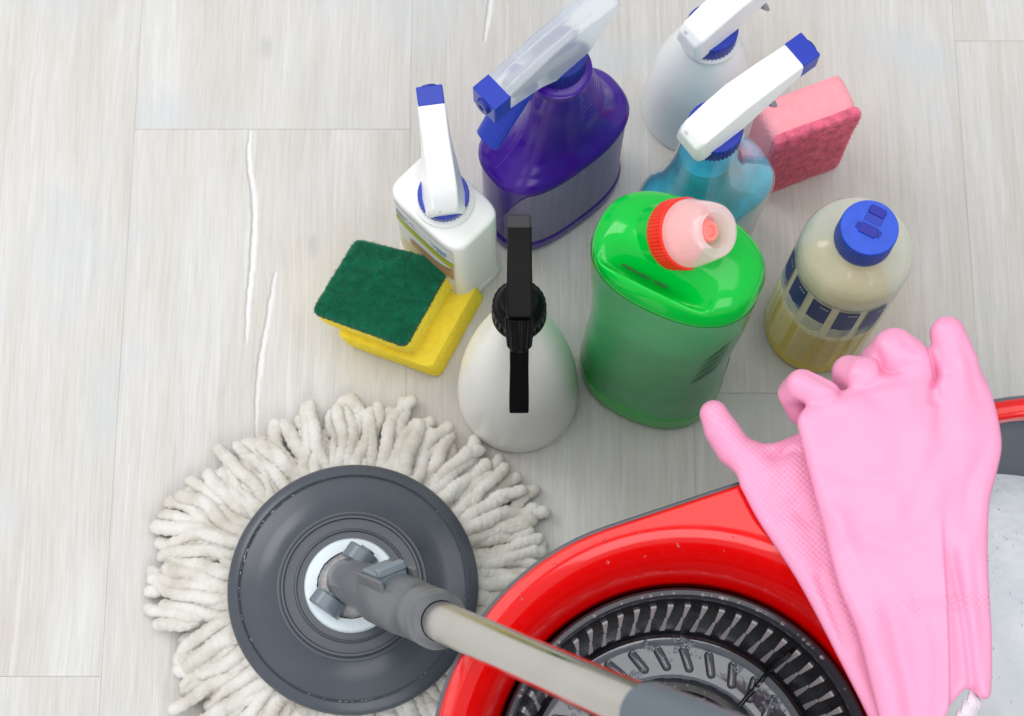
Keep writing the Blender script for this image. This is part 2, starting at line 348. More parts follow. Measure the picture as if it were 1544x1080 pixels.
class Body:
    """superellipse sections (z, a, b, n, dx, dy) lofted along a smooth profile"""
    def __init__(s, tab, N=72, disp=None):
        s.tab = [tuple(t) + (0,) * (6 - len(t)) for t in tab]; s.z = [t[0] for t in s.tab]; s.N = N; s.disp = disp
    def par(s, z):
        z = round(z, 6); c = s.__dict__.setdefault('cache', {})
        if z not in c: c[z] = [float(pchip(s.z, [t[k] for t in s.tab], np.array([z]))[0]) for k in range(1, 6)]
        return c[z]
    def pt(s, th, z, off=0):
        a, b, n, dx, dy = s.par(z); c, q = math.cos(th), math.sin(th)
        e = 2 / max(n, 1.5)
        p = Vector((a * math.copysign(abs(c) ** e, c) + dx, b * math.copysign(abs(q) ** e, q) + dy, z))
        if off: p += off * Vector((c / max(a, .001), q / max(b, .001), 0)).normalized()
        if s.disp: p = s.disp(p)
        return p
    def mesh(s, name, nz=70, cap=True, z0=None, z1=None, zs=None):
        z0 = s.z[0] if z0 is None else z0; z1 = s.z[-1] if z1 is None else z1
        if zs is None:
            zs = sorted(set([round(v, 6) for v in np.linspace(z0, z1, nz)] + [round(v, 6) for v in s.z if z0 <= v <= z1]))
        rings = [[s.pt(2 * math.pi * j / s.N, z) for j in range(s.N)] for z in zs]
        return mesh(name, *loft(rings, cap, cap), angle=50)
    def patch(s, name, t0, t1, z0, z1, off=.0004, nt=30, nz=16, shape=None):
        V = []; F = []
        for i in range(nz + 1):
            for j in range(nt + 1):
                th = t0 + (t1 - t0) * j / nt
                lo, hi = (z0, z1) if shape is None else shape(j / nt)
                V.append(s.pt(th, lo + (hi - lo) * i / nz, off))
        w = nt + 1
        for i in range(nz):
            for j in range(nt): F.append((i * w + j, i * w + j + 1, (i + 1) * w + j + 1, (i + 1) * w + j))
        return mesh(name, V, F)
def lathe(name, prof, N=64, angle=35, cap=False):
    rings = [[(r * math.cos(2 * math.pi * j / N), r * math.sin(2 * math.pi * j / N), z) for j in range(N)] for r, z in prof]
    return mesh(name, *loft(rings, cap, cap), angle=angle)
def ribbed(name, r, h, n=44, depth=.0007, taper=0, top=True, chamfer=.0006):
    N = n * 4; rings = []
    for z, k, dr in ((0, 1, -.0003), (chamfer, 1, 0), (h - chamfer * 2, 1, -taper * .9), (h - chamfer, .2, -taper - .0001), (h, 0, -taper - chamfer)):
        rings.append([((r + dr - (depth * k if (j % 4) in (2, 3) else 0)) * math.cos(2 * math.pi * j / N), (r + dr - (depth * k if (j % 4) in (2, 3) else 0)) * math.sin(2 * math.pi * j / N), z) for j in range(N)])
    return mesh(name, *loft(rings, True, top), angle=30)
def frames(path):
    T = []
    for i in range(len(path)):
        a = path[max(i - 1, 0)]; b = path[min(i + 1, len(path) - 1)]; T.append((b - a).normalized())
    up = Vector((0, 0, 1)) if abs(T[0].z) < .9 else Vector((1, 0, 0))
    n = T[0].cross(up).normalized(); out = []
    for t in T:
        n = (n - t * n.dot(t)).normalized(); out.append((t, n, t.cross(n)))
    return out
def tube(name, path, rad, N=12, cap=True, flat=1):
    path = [Vector(p) for p in path]; fr = frames(path); rings = []
    for i, (p, (t, n, b)) in enumerate(zip(path, fr)):
        r = rad(i / (len(path) - 1)) if callable(rad) else rad
        rings.append([p + n * r * math.cos(2 * math.pi * j / N) + b * r * flat * math.sin(2 * math.pi * j / N) for j in range(N)])
    return mesh(name, *loft(rings, cap, cap), angle=60)
def box(name, x0, x1, y0, y1, z0, z1):
    V = [(x, y, z) for z in (z0, z1) for x, y in ((x0, y0), (x1, y0), (x1, y1), (x0, y1))]
    return mesh(name, V, [(3, 2, 1, 0), (4, 5, 6, 7), (0, 1, 5, 4), (1, 2, 6, 5), (2, 3, 7, 6), (3, 0, 4, 7)], smooth=True, angle=30)
def crv(pts, n):
    pts = [Vector(p) for p in pts]; P = [2 * pts[0] - pts[1]] + pts + [2 * pts[-1] - pts[-2]]; out = []
    for i in range(1, len(P) - 2):
        for k in range(n):
            t = k / n; a, b, c, d = P[i - 1:i + 3]
            out.append(.5 * ((2 * b) + (c - a) * t + (2 * a - 5 * b + 4 * c - d) * t * t + (3 * b - a - 3 * c + d) * t ** 3))
    out.append(pts[-1]); return out

# ------------------------------------------------------------------ floor
fl = struct(obj('floor', box('floor', -1.6, 1.6, -1.0, 2.0, -.02, -.0035), M_sub))
W = .1905; X0 = -.0704
ends = {-4: (-.9, .35, 1.7), -3: (-.9, .20, .95, 1.7), -2: (-.9, .1111, 1.7), -1: (-.9, .4853, 1.7), 0: (-.9, -.25, .70, 1.7), 1: (-.9, .2969, 1.7), 2: (-.9, .552, 1.7), 3: (-.9, .15, 1.7)}
for k, ys in ends.items():
    for a, b in zip(ys[:-1], ys[1:]):
        x0 = X0 + k * W + .00004; x1 = X0 + (k + 1) * W - .00004
        cx, cy = (x0 + x1) / 2, (a + b) / 2
        obj('plank', box('plank', x0 - cx, x1 - cx, a + .00006 - cy, b - .00006 - cy, -.003, 0), M_plank, fl, loc=(cx, cy, 0), bevel=.0002, segs=2)

# ------------------------------------------------------------------ trigger heads
def head_loft(name, secs):
    rings = [[(x, -wb, zb), (x, -wm, zm), (x, -wt, zt), (x, wt, zt), (x, wm, zm), (x, wb, zb)] for x, zt, zm, zb, wt, wm, wb in secs]
    return mesh(name, *loft(rings), angle=30)
def trigger_head(t, z, rz, s=1.0, shell=M_white, lever=M_lever, lean=0, ribs=40, rc=.0168, ch=.014, noz_s=1, slim=False, ox=0, oy=0):
    """collar at height z, spray shell above it pointing along rz; parts of thing t"""
    rot = (0, R(lean), R(rz))
    Mx = Matrix.Translation((ox, oy, z)) @ Matrix.Rotation(R(rz), 4, 'Z') @ Matrix.Rotation(R(lean), 4, 'Y') @ Matrix.Scale(s, 4)
    def put(o): o.matrix_local = Mx; return o
    put(obj('collar', ribbed('collar', rc, ch, ribs), M_blue, t))
    b = ch - .001
    secs = [(-.0215, b + .010, b + .004, b - .004, .0070, .0088, .0094), (-.0175, b + .0155, b + .007, b - .005, .0090, .0108, .0116),
            (-.002, b + .0225, b + .012, b + .000, .0095, .0110, .0116), (.012, b + .0275, b + .0175, b + .001, .0096, .0108, .0114),
            (.034, b + .0278, b + .0190, b + .007, .0092, .0098, .0102), (.056, b + .0268, b + .0180, b + .0125, .0086, .0088, .0088)]
    if slim:
        secs = [(-.0150, b + .0075, b + .003, b - .001, .0068, .0105, .0122), (-.0125, b + .0125, b + .005, b - .002, .0082, .0120, .0140),
                (-.002, b + .0215, b + .009, b - .002, .0092, .0120, .0152), (.010, b + .0262, b + .0145, b - .001, .0092, .0110, .0140),
                (.034, b + .0275, b + .0185, b + .008, .0088, .0096, .0106), (.058, b + .0272, b + .0180, b + .0125, .0092, .0094, .0094)]
    sh = put(obj('spray_shell', head_loft('spray_shell', secs), shell, t, bevel=.0016, segs=4))
    hole = obj('pin_hole', lathe('pin_hole', [(0.0001, .0002), (.0010, .0002), (.0012, -.0004)], 16), M_labelwhite, sh)
    hole.location = (-.0140, .004, b + .0100) if slim else (-.0202, .004, b + .0128); hole.rotation_euler = (0, R(-62), 0)
    nz = put(obj('nozzle', box('nozzle', .0545, .0545 + .0125 * noz_s, -.0089, .0089, b + .0115, b + .0275), M_blue, t, bevel=.0009))
    no = obj('orifice', lathe('orifice', [(.0001, .0008), (.0018, .0008), (.0021, .002), (.0052, .002), (.0055, 0)], 28), M_navy, nz)
    no.location = (.0545 + .0125 * noz_s, 0, b + .019); no.rotation_euler = (0, R(90), 0)
    path = crv([(.030, 0, b + .010), (.036, 0, b + .0), (.0395, 0, b - .012), (.046, 0, b - .024)], 6)
    put(obj('trigger', tube('trigger', path, lambda q: .0078 - .0016 * q, 12, flat=.35), lever, t))
    return sh

# ------------------------------------------------------------------ small white bottle
t = thing('spray_bottle', 'small square-shouldered white spray bottle with lime striped label behind the green sponge', 'spray bottle', (-.0420, .3905, 0), -43.9, 'trigger spray bottles')
bd = Body([(0, .029, .018, 4.5), (.0016, .0315, .0205, 4.8), (.006, .0322, .0212, 5), (.010, .0322, .0212, 5), (.013, .0312, .0203, 5), (.060, .0312, .0203, 5), (.107, .0312, .0203, 5), (.1100, .0311, .0202, 5), (.1118, .0303, .0194, 5), (.1126, .0285, .0178, 4.6), (.1132, .0200, .0172, 2.5), (.1140, .0192, .0186, 2), (.1165, .0190, .0186, 2), (.1175, .0175, .0172, 2)], 120)
obj('bottle_body', bd.mesh('bottle_body', 60), M_whitebody, t)
lab = obj('label', bd.patch('label', R(-128), R(-53), .018, .104, .0003, 40), M_labelwhite, t)
obj('lime_stripe', bd.patch('lime_stripe', R(-124), R(-53.5), .074, .083, .0007, 40, 3), M_lime, lab)
obj('brown_picture', bd.patch('brown_picture', R(-96), R(-56), .045, .072, .0006, 20, 3, shape=lambda q: (.050, .0725 - .012 * (1 - q))), M_brown, lab)
# the faded script logo along the label's upper edge
for i in range(9):
    a0 = R(-118 + i * 5.4)
    pts = [bd.pt(a0 + R(5.2) * u, .0915 + .0032 * math.sin(u * 6.28 + i), .0007) for u in np.linspace(0, 1, 9)]
    obj('script_letter', tube('script_letter', pts, .00035 if i < 6 else .0006, 5), M_ink if i < 6 else M_inkblue, lab)
trigger_head(t, .1168, 98 + 43.9, .90, noz_s=1.1, lever=M_blue, lean=-8, slim=True, rc=.0176, ch=.013)

# ------------------------------------------------------------------ purple bottle
t = thing('spray_bottle', 'purple spray bottle with translucent head and blue nozzle', 'spray bottle', (.0263, .4379, 0), 38, 'trigger spray bottles')
def ribs(p):
    if .146 < p.z < .186 and p.x > .004:
        k = math.sin((p.z - .146) / .0062 * 2 * math.pi); f = min(1, (p.x - .004) / .008)
        c = Vector((p.x, p.y, 0)).normalized(); p = p - c * (.0013 * f * (1 if k > 0 else 0))
    return p
bd = Body([(0, .046, .026, 2.5), (.002, .0495, .0295, 2.6), (.006, .051, .031, 2.7), (.014, .051, .031, 2.7), (.017, .0495, .0298, 2.7), (.055, .0490, .0292, 2.7), (.106, .0495, .0297, 2.7), (.110, .0512, .0312, 2.6), (.1145, .0498, .0300, 2.5), (.120, .0430, .0262, 2.4), (.127, .0362, .0228, 2.2, .002), (.138, .0302, .0204, 2.05, .0035), (.155, .0258, .0190, 2, .0045), (.175, .0215, .0178, 2, .003), (.193, .0175, .0166, 2, .002), (.195, .0190, .0190, 2, .0015), (.1995, .0190, .0190, 2, .0015), (.201, .016, .016, 2, .0015)], 96, ribs)
obj('bottle_body', bd.mesh('bottle_body', 220), M_purple, t)
sh = lambda q: (.0185, .1045 - .045 * max(0, (.2 - q) / .2) ** 1.6)
obj('label', bd.patch('label', R(-166), R(-4), .0185, .1045, .0004, 50, shape=sh), M_purplelabel, t)
obj('seam_line', tube('seam_line', [bd.pt(math.pi, z, .0001) for z in np.linspace(.118, .185, 20)], .00022, 6), pm('purple_seam', lin(96, 50, 185), .3), t)
def purple_head(t, z, rz):
    Mx = Matrix.Translation((.0025, .001, z + .001)) @ Matrix.Rotation(R(rz), 4, 'Z') @ Matrix.Diagonal((.91, .86, .98, 1))
    def put(o): o.matrix_local = Mx; return o
    put(obj('collar', ribbed('collar', .0172, .016, 40), M_navy, t))
    b = .015
    secs = [(-.040, b + .030, b + .026, b + .022, .0098, .0110, .0104), (-.024, b + .033, b + .023, b + .012, .0104, .0122, .0116), (-.014, b + .0335, b + .018, b + .000, .0098, .0116, .0120),
            (.014, b + .0330, b + .016, b - .001, .0098, .0116, .0124), (.026, b + .0310, b + .017, b + .005, .0098, .0112, .0116), (.052, b + .0270, b + .0180, b + .011, .0104, .0110, .0110)]
    sh = put(obj('spray_shell', head_loft('spray_shell', secs), M_frosthead, t, bevel=.0014, segs=4))
    obj('piston', tube('piston', [(-.010, 0, b + .003), (.045, 0, b + .016)], .0045, 14), M_lever, sh)
    for s in (-1, 1): obj('shell_rib', tube('shell_rib', [(-.02, s * .0045, b + .0328), (.02, s * .0045, b + .0315), (.05, s * .0045, b + .0270)], .0007, 8), M_frosthead, sh)
    nz = put(obj('nozzle', box('nozzle', .0505, .0640, -.0108, .0108, b + .0070, b + .0270), M_blue, t, bevel=.0009))
    no = obj('orifice', lathe('orifice', [(.0001, .0004), (.0022, .0004), (.0024, .0022), (.0055, .0022), (.0058, 0)], 28), M_navy, nz)
    no.location = (.0640, 0, b + .017); no.rotation_euler = (0, R(90), 0)
    path = crv([(.030, 0, b + .010), (.036, 0, b + .0), (.049, 0, b - .018), (.062, 0, b - .036)], 6)
    put(obj('trigger', tube('trigger', path, lambda q: .0112 - .001 * q, 16, flat=.4), M_blue, t))
purple_head(t, .2000, 184)

# ------------------------------------------------------------------ white bottle at the back
t = thing('spray_bottle', 'frosted white round spray bottle at the back, its head cut by the top edge', 'spray bottle', (.1255, .5015, 0), 0, 'trigger spray bottles')
bd = Body([(0, .033, .033, 2), (.0015, .0352, .0352, 2), (.004, .0356, .0356, 2), (.03, .0348, .0348, 2), (.060, .0318, .0318, 2), (.088, .0250, .0250, 2), (.104, .0185, .0185, 2), (.1075, .0165, .0165, 2), (.1085, .0186, .0186, 2), (.1110, .0186, .0186, 2), (.1120, .0165, .0165, 2)], 72)
obj('bottle_body', bd.mesh('bottle_body', 60), M_frost, t)
trigger_head(t, .1112, 38, 1.0)

# ------------------------------------------------------------------ clear bottle with turquoise liquid
t = thing('spray_bottle', 'clear spray bottle of turquoise liquid with white head and blue nozzle', 'spray bottle', (.1215, .4030, 0), 33, 'trigger spray bottles')
tab = [(0, .037, .023, 2.8), (.0015, .0395, .0255, 2.9), (.005, .0408, .0268, 3), (.05, .0422, .0276, 3), (.094, .0442, .0288, 3), (.102, .0440, .0286, 2.9), (.110, .0405, .0262, 2.6, -.001), (.125, .0315, .0225, 2.3, -.003), (.150, .0220, .0195, 2.05, -.0065), (.175, .0180, .0172, 2, -.0078), (.190, .0165, .0165, 2, -.0078), (.198, .0160, .0160, 2, -.0078)]
bd = Body(tab, 80)
obj('bottle_body', bd.mesh('bottle_body', 70), M_clear, t)
lq = Body([(q[0] + (.001 if q[0] == 0 else 0), q[1] - .0012, q[2] - .0012, *q[3:]) for q in tab], 80)
obj('liquid', lq.mesh('liquid', 60, z1=.172), M_liquid, t)
trigger_head(t, .196, 37 - 33, .97, lever=M_lever, ox=-.0078)

# ------------------------------------------------------------------ black-headed bottle
t = thing('spray_bottle', 'cream cone-shaped spray bottle with black trigger head beside the mop', 'spray bottle', (.0040, .2951, 0), 0, 'trigger spray bottles')
bd = Body([(0, .036, .036, 2), (.0012, .0385, .0385, 2), (.004, .0395, .0395, 2), (.012, .0395, .0395, 2), (.05, .0372, .0372, 2), (.09, .0320, .0320, 2), (.125, .0252, .0252, 2), (.155, .0185, .0185, 2), (.176, .0145, .0145, 2), (.186, .0125, .0125, 2), (.19, .0125, .0125, 2)], 72)
obj('bottle_body', bd.mesh('bottle_body', 70), M_cream, t)
obj('neck_ring', lathe('neck_ring', [(.0130, .183), (.0150, .183), (.0155, .1845), (.0155, .188), (.0148, .1895), (.0120, .1895)], 48), M_black, t)
obj('collar', ribbed('collar', .0152, .014, 26, .0011), M_black, t, loc=(0, 0, .1885))
obj('collar_dome', lathe('collar_dome', [(.0140, .2015), (.0130, .206), (.0105, .2085), (.0100, .214), (.0001, .214)], 40), M_black, t)
def bsec(x, zt, zb, w): return [(-w, x, zb), (-w, x, zt), (w, x, zt), (w, x, zb)]
secs = [bsec(.036, .2440, .2390, .0062), bsec(.030, .2470, .2330, .0066), bsec(.018, .2470, .2240, .0066), bsec(.004, .2460, .2120, .0068), bsec(-.010, .2440, .2120, .0070), bsec(-.019, .2420, .2180, .0066)]
hd = obj('spray_shell', mesh('spray_shell', *loft(secs), angle=30), M_black, t, bevel=.0012, segs=3)
obj('grip_end', box('grip_end', -.0064, .0064, .0290, .0372, .2412, .2476), M_lever if False else pm('worn_black_plastic', lin(44, 44, 47), .55, bump=.0003, bscale=800), hd, bevel=.0016)
nzm = ribbed('nozzle', .0084, .017, 16, .0007, taper=.0018)
nz = obj('nozzle', nzm, M_black, t, loc=(0, -.016, .232), rot=(R(122), 0, 0))
obj('nozzle_tip', lathe('nozzle_tip', [(.0045, 0), (.0045, .0018), (.0030, .0018), (.0024, .0008), (.0001, .0008)], 28), M_black, nz, loc=(0, 0, .017))
def lsec(y, z, w, th): return [(-w, y - th, z), (-w, y + th, z + th), (w, y + th, z + th), (w, y - th, z)]
secs = [lsec(-.010, .217, .0055, .004), lsec(-.022, .204, .0053, .0022), lsec(-.032, .188, .0052, .0018), lsec(-.0430, .166, .0056, .0016), lsec(-.0490, .155, .0056, .0014)]
obj('trigger', mesh('trigger', *loft(secs), angle=30), M_black, t, bevel=.0007)

# ------------------------------------------------------------------ green bottle
t = thing('detergent_bottle', 'stout green detergent bottle with red and pink slanted cap', 'bottle', (.0915, .3119, 0), -25, 'detergent bottles')
def dent(p):
    # crescent thumb dent in the front shoulder
    u = (p.x + .008) / .034
    if abs(u) < 1 and p.y < 0 and p.z > .2235:
        e = (1 - u * u) ** .8
        d = p.y - (-.0188 - .0015 * e - .06 * (p.x + .008))
        p = p + Vector((0, 0, -.0190 * e * math.exp(-(d / (.0085 if d > 0 else .0026)) ** 2)))
    return p
bd = Body([(0, .043, .033, 2.3), (.0015, .0455, .0355, 2.3), (.006, .0472, .0372, 2.3), (.026, .0474, .0374, 2.3), (.029, .0468, .0368, 2.3), (.060, .0460, .0352, 2.3), (.105, .0444, .0330, 2.3), (.150, .0456, .0322, 2.3), (.185, .0472, .0326, 2.35, -.001, .001), (.214, .0480, .0332, 2.4, -.002, .002), (.219, .0482, .0335, 2.4, -.002, .002), (.2245, .0481, .0334, 2.4, -.002, .002), (.230, .0473, .0322, 2.4, -.002, .002), (.236, .0440, .0295, 2.3, 0, .002), (.241, .0375, .0240, 2.15, .002, .002), (.2445, .0240, .0155, 2, .003, .002), (.246, .008, .005, 2, .003)], 140, dent)
obj('bottle_body', bd.mesh('bottle_body', zs=sorted(set(list(np.linspace(0, .218, 60)) + list(np.linspace(.218, .246, 60)) + bd.z))), M_green, t)
obj('label', bd.patch('label', R(-172), R(-4), .031, .2225, .0003, 50, 34), M_greenlabel, t)
obj('label', bd.patch('label', R(8), R(172), .031, .2225, .0003, 50, 34), M_greenlabel, t)
for i in range(4):   # printed leaf strokes at the label edge
    obj('leaf_stroke', bd.patch('leaf_stroke', R(-52 + i * 1.5), R(-24), .0, .0, .0009, 20, 2, shape=lambda q, i=i: (.105 + i * .0155 + .030 * q, .105 + i * .0155 + .030 * q + .0058 * math.sin(math.pi * min(1, q * .92 + .06)) + .0002)), M_greenline, t)
# dotted date code in the dent
def top_z(x, y):
    best = None
    for z in np.linspace(.222, .246, 120):
        a, b, n, dx, dy = bd.par(z)
        v = abs((x - dx) / a) ** n + abs((y - dy) / b) ** n
        if v <= 1: best = z
    return best
k = 0
for g0, cnt in ((-.0270, 8), (-.0075, 4)):
    for i in range(cnt):
        x = g0 + i * .0021; y = -.0160 - .06 * (x + .008)
        z = top_z(x, y)
        if z is None: continue
        p = dent(Vector((x, y, z)))
        me = box('date_code_mark', -.0007, .0007, -.0013, .0013, -.0003, .0004)
        obj('date_code_mark', me, M_code, t, loc=p, rot=(R(18), 0, R(random.uniform(-8, 8))))
# slanted neck and cap
ax = Vector((.018, -.007, .027)).normalized(); ax = Matrix.Rotation(R(25), 3, 'Z') @ ax
q = Vector((0, 0, 1)).rotation_difference(ax)
cl = Matrix.Rotation(R(25), 3, 'Z') @ (Vector((.0845, .3235, 0)) - Vector((.0915, .3119, 0)))
Mx = Matrix.Translation((cl.x, cl.y, .2365)) @ q.to_matrix().to_4x4()
nk = obj('neck', lathe('neck', [(.0190, -.016), (.0185, .001), (.0170, .006), (.0165, .010)], 48), M_green, t); nk.matrix_local = Mx
cp = obj('cap_ring', ribbed('cap_ring', .0196, .0125, 60, .0006, top=True), M_redcap, t); cp.matrix_local = Mx @ Matrix.Translation((0, 0, .0055))
dm = obj('clear_dome', lathe('clear_dome', [(.0182, .0), (.0186, .0012), (.0182, .004), (.0166, .012), (.0152, .0195), (.0142, .0222), (.0125, .0232), (.0095, .0226), (.0090, .0200), (.0085, .0130), (.0001, .0125)], 56), M_pinkdome, t)
dm.matrix_local = Mx @ Matrix.Translation((0, 0, .0178))
sp = obj('spout', lathe('spout', [(.0150, 0), (.0110, .002), (.0072, .004), (.0062, .014), (.0060, .0165), (.0050, .018), (.0032, .018), (.0028, .0165), (.0001, .0165)], 40), M_pinknoz, t)
sp.matrix_local = Mx @ Matrix.Translation((0, 0, .0180))

# ------------------------------------------------------------------ yellow bottle
t = thing('detergent_bottle', 'translucent bottle half full of yellow detergent with blue flip cap', 'bottle', (.2027, .3442, 0), 0, 'detergent bottles')
bd = Body([(0, .0305, .0305, 2), (.0015, .0330, .0330, 2), (.005, .0342, .0342, 2), (.075, .0342, .0342, 2), (.148, .0338, .0338, 2), (.155, .0326, .0326, 2), (.160, .0300, .0300, 2), (.165, .0245, .0245, 2), (.169, .0185, .0185, 2), (.172, .0165, .0165, 2), (.176, .0160, .0160, 2)], 96)
obj('bottle_body', bd.mesh('bottle_body', 60, z0=.0775), M_milk, t)
obj('detergent_fill', bd.mesh('detergent_fill', 40, z1=.0785), M_yellow, t)
lab = obj('label', bd.patch('label', R(-205), R(-40), .1400, .1404, .0003, 60, 1), M_inkblue, t)
for i, a in enumerate((-192, -163, -134, -105, -76)):
    obj('navy_square', bd.patch('navy_square', R(a), R(a + 21), .108 - .004 * abs(i - 2), .138, .0007, 12, 4), M_navyprint, lab)
    for kq in range(24):      # fine wavy hatching under each square
        zz = .103 - kq * .0036
        pts = [bd.pt(R(a) + R(21) * u, zz + .004 * u + .0012 * math.sin(u * 9), .0007) for u in np.linspace(0, 1, 9)]
        obj('hatch_line', tube('hatch_line', pts, .00028, 4), M_ink if kq < 5 else M_labelgrey, lab)
    for kq in range(3):
        obj('print_mark', bd.patch('print_mark', R(a + 10 + kq * 3.2), R(a + 12 + kq * 3.2), .132, .1345, .0010, 3, 2), M_labelwhite, lab)
for i in range(46):           # the row of tiny lettering round the label's top edge
    a = -196 + i * 3.1
    obj('tiny_letter', bd.patch('tiny_letter', R(a), R(a + random.uniform(1.2, 2.3)), .1412, .1412 + random.uniform(.0014, .0024), .0007, 2, 1), M_inkblue, lab)
cp = obj('flip_cap', ribbed('flip_cap', .0172, .020, 64, .00055, taper=.0004), M_bluecap, t, loc=(0, 0, .1725))
px = Matrix.Translation((0, 0, .1925)) @ Matrix.Rotation(R(-28), 4, 'Z')
M_capdark = pm('cap_recess_blue', lin(14, 30, 150), .35)
for nm, b6, m in (('cap_tab', (-.0052, .0052, -.0052, .0012, -.002, .0010), M_capdark), ('cap_recess', (-.0052, .0052, .0028, .0118, -.002, .0003), M_blue), ('cap_spout', (-.0046, .0046, .0080, .0132, -.002, .0012), M_capdark),
                  ('cap_notch', (-.0076, -.0056, -.0040, .0006, -.002, .0003), M_capdark), ('cap_notch', (.0056, .0076, -.0040, .0006, -.002, .0003), M_capdark)):
    o = obj(nm, box(nm, *b6), m, cp, bevel=.0004, segs=2); o.matrix_local = Matrix.Translation((0, 0, .02)) @ Matrix.Rotation(R(-28), 4, 'Z')

# ------------------------------------------------------------------ sponges
def pillow_box(name, pts, z0, z1, edge=.004, jit=.0004, n=26, sx=0, sy=0, wob=30, seed=0, fibres=0):
    """slab from a 4-corner outline with rounded, slightly uneven sides; sx, sy shear the top against the base"""
    P = [Vector((*p, 0)) for p in pts]; ring = []
    for i in range(4):
        a, b, c = P[i - 1], P[i], P[(i + 1) % 4]
        u = (a - b).normalized() * edge; v = (c - b).normalized() * edge
        for k in range(5):
            t = k / 4; ring.append(b + u * (1 - t) ** 2 + v * t * t)
        d = c - v.normalized() * 0 - b
        for k in range(1, n): 
            t = k / n; q = (b + v) * (1 - t) + (c + (b - c).normalized() * edge) * t; ring.append(q)
    cen = sum(P, Vector()) / 4; rings = []
    m = 7
    for i in range(m):
        t = i / (m - 1); z = z0 + (z1 - z0) * t
        ins = .0012 * (abs(2 * t - 1) ** 6)
        rr = []
        for q in ring:
            dv = (q - cen); w = mnoise.noise(Vector((q.x * 900, q.y * 900, z * 500 + seed))) * jit * .7 + mnoise.noise(Vector((q.x * wob, q.y * wob, z * wob + seed + 5))) * jit * .6
            qq = q - dv.normalized() * (ins - w); rr.append(Vector((qq.x + sx * (z - z0), qq.y + sy * (z - z0), z + (mnoise.noise(Vector((q.x * 40, q.y * 40, seed))) * jit))))
        rings.append(rr)
    V, F = loft(rings); fr_ = random.Random(seed)
    for i in range(fibres):     # tangled plastic fibres of the scourer
        if i % 4:
            u, v = fr_.uniform(.035, .965), fr_.uniform(.035, .965)
            p = (P[0] * (1 - u) + P[1] * u) * (1 - v) + (P[3] * (1 - u) + P[2] * u) * v; p.z = z1 + fr_.uniform(-.0001, .0006)
        else:
            q = fr_.choice(rings[fr_.randrange(2, m)]); p = q + (q - cen).normalized() * fr_.uniform(-.0008, .0)
        a = fr_.uniform(0, 6.283); L_ = fr_.uniform(.0015, .0042) if i % 4 else fr_.uniform(.0006, .0014); d = Vector((math.cos(a), math.sin(a), fr_.uniform(-.2, .25))) * L_; w = Vector((-math.sin(a), math.cos(a), 0)) * .00016
        mid_ = p + d * .5 + w * fr_.uniform(-4, 4) + Vector((0, 0, .0003)); b0 = len(V)
        V += [p - w, p + w, mid_ + w, mid_ - w, p + d + w, p + d - w]; F += [(b0, b0 + 1, b0 + 2, b0 + 3), (b0 + 3, b0 + 2, b0 + 4, b0 + 5)]
    return mesh(name, V, F, angle=50)
pad = [(-.1017, .3885), (-.0388, .3712), (-.0681, .3151), (-.1292, .3383)]
cx, cy = -.078, .348
def mv(dx, dy, s=1): return [((x - cx) * s - (0) + dx, (y - cy) * s + dy) for x, y in pad]
t = thing('sponge', 'yellow sponge with green scouring pad lying on the floor', 'sponge', (cx, cy, 0), 0, 'kitchen sponges')
base = [((x - cx) * 1.05 + .0200, (y - cy) * 1.05 - .0075) for x, y in pad]
obj('foam_base', pillow_box('foam_base', base, .0, .0200, .006, .0006, seed=1, sx=-.25, sy=.05), M_foam, t)
obj('foam_waist', pillow_box('foam_waist', [(x * .93 - .001, y * .93) for x, y in [(a[0] + .0035 - 0, a[1] - .001) for a in mv(0.002, 0)]], .0195, .0290, .006, .0006, seed=2, sx=-.2), M_foam, t)
obj('foam_top', pillow_box('foam_top', [(x + .0050, y - .0008) for x, y in mv(0, 0, 1.01)], .0280, .0430, .006, .0006, seed=3, sx=-.28, sy=.03), M_foam, t)
obj('scouring_pad', pillow_box('scouring_pad', mv(0, 0, 1.0), .0428, .0500, .005, .0009, n=60, seed=4, fibres=5200), M_pad, t)
# pink sponge, standing on its long edge
t = thing('sponge', 'pink sponge with crimson scouring pad standing upright by the turquoise bottle', 'sponge', (.1895, .4560, 0), 21.6, 'kitchen sponges')
def upright(nm, x0, x1, y0, y1, z1, m, e, j, seed, n=40, fb=0):
    me = pillow_box(nm, [(x0, 0), (x1, 0), (x1, z1), (x0, z1)], 0, y1 - y0, e, j, n=n, seed=seed, fibres=fb)
    o = obj(nm, me, m, t); o.rotation_euler = (R(90), 0, 0); o.location = (0, y1, 0); return o
upright('foam_block', -.0285, .0310, -.0060, .0180, .0955, M_pfoam, .009, .0005, 11)
upright('scouring_pad', -.0280, .0320, -.0120, -.0057, .0957, M_ppad, .007, .0006, 12, fb=4500)

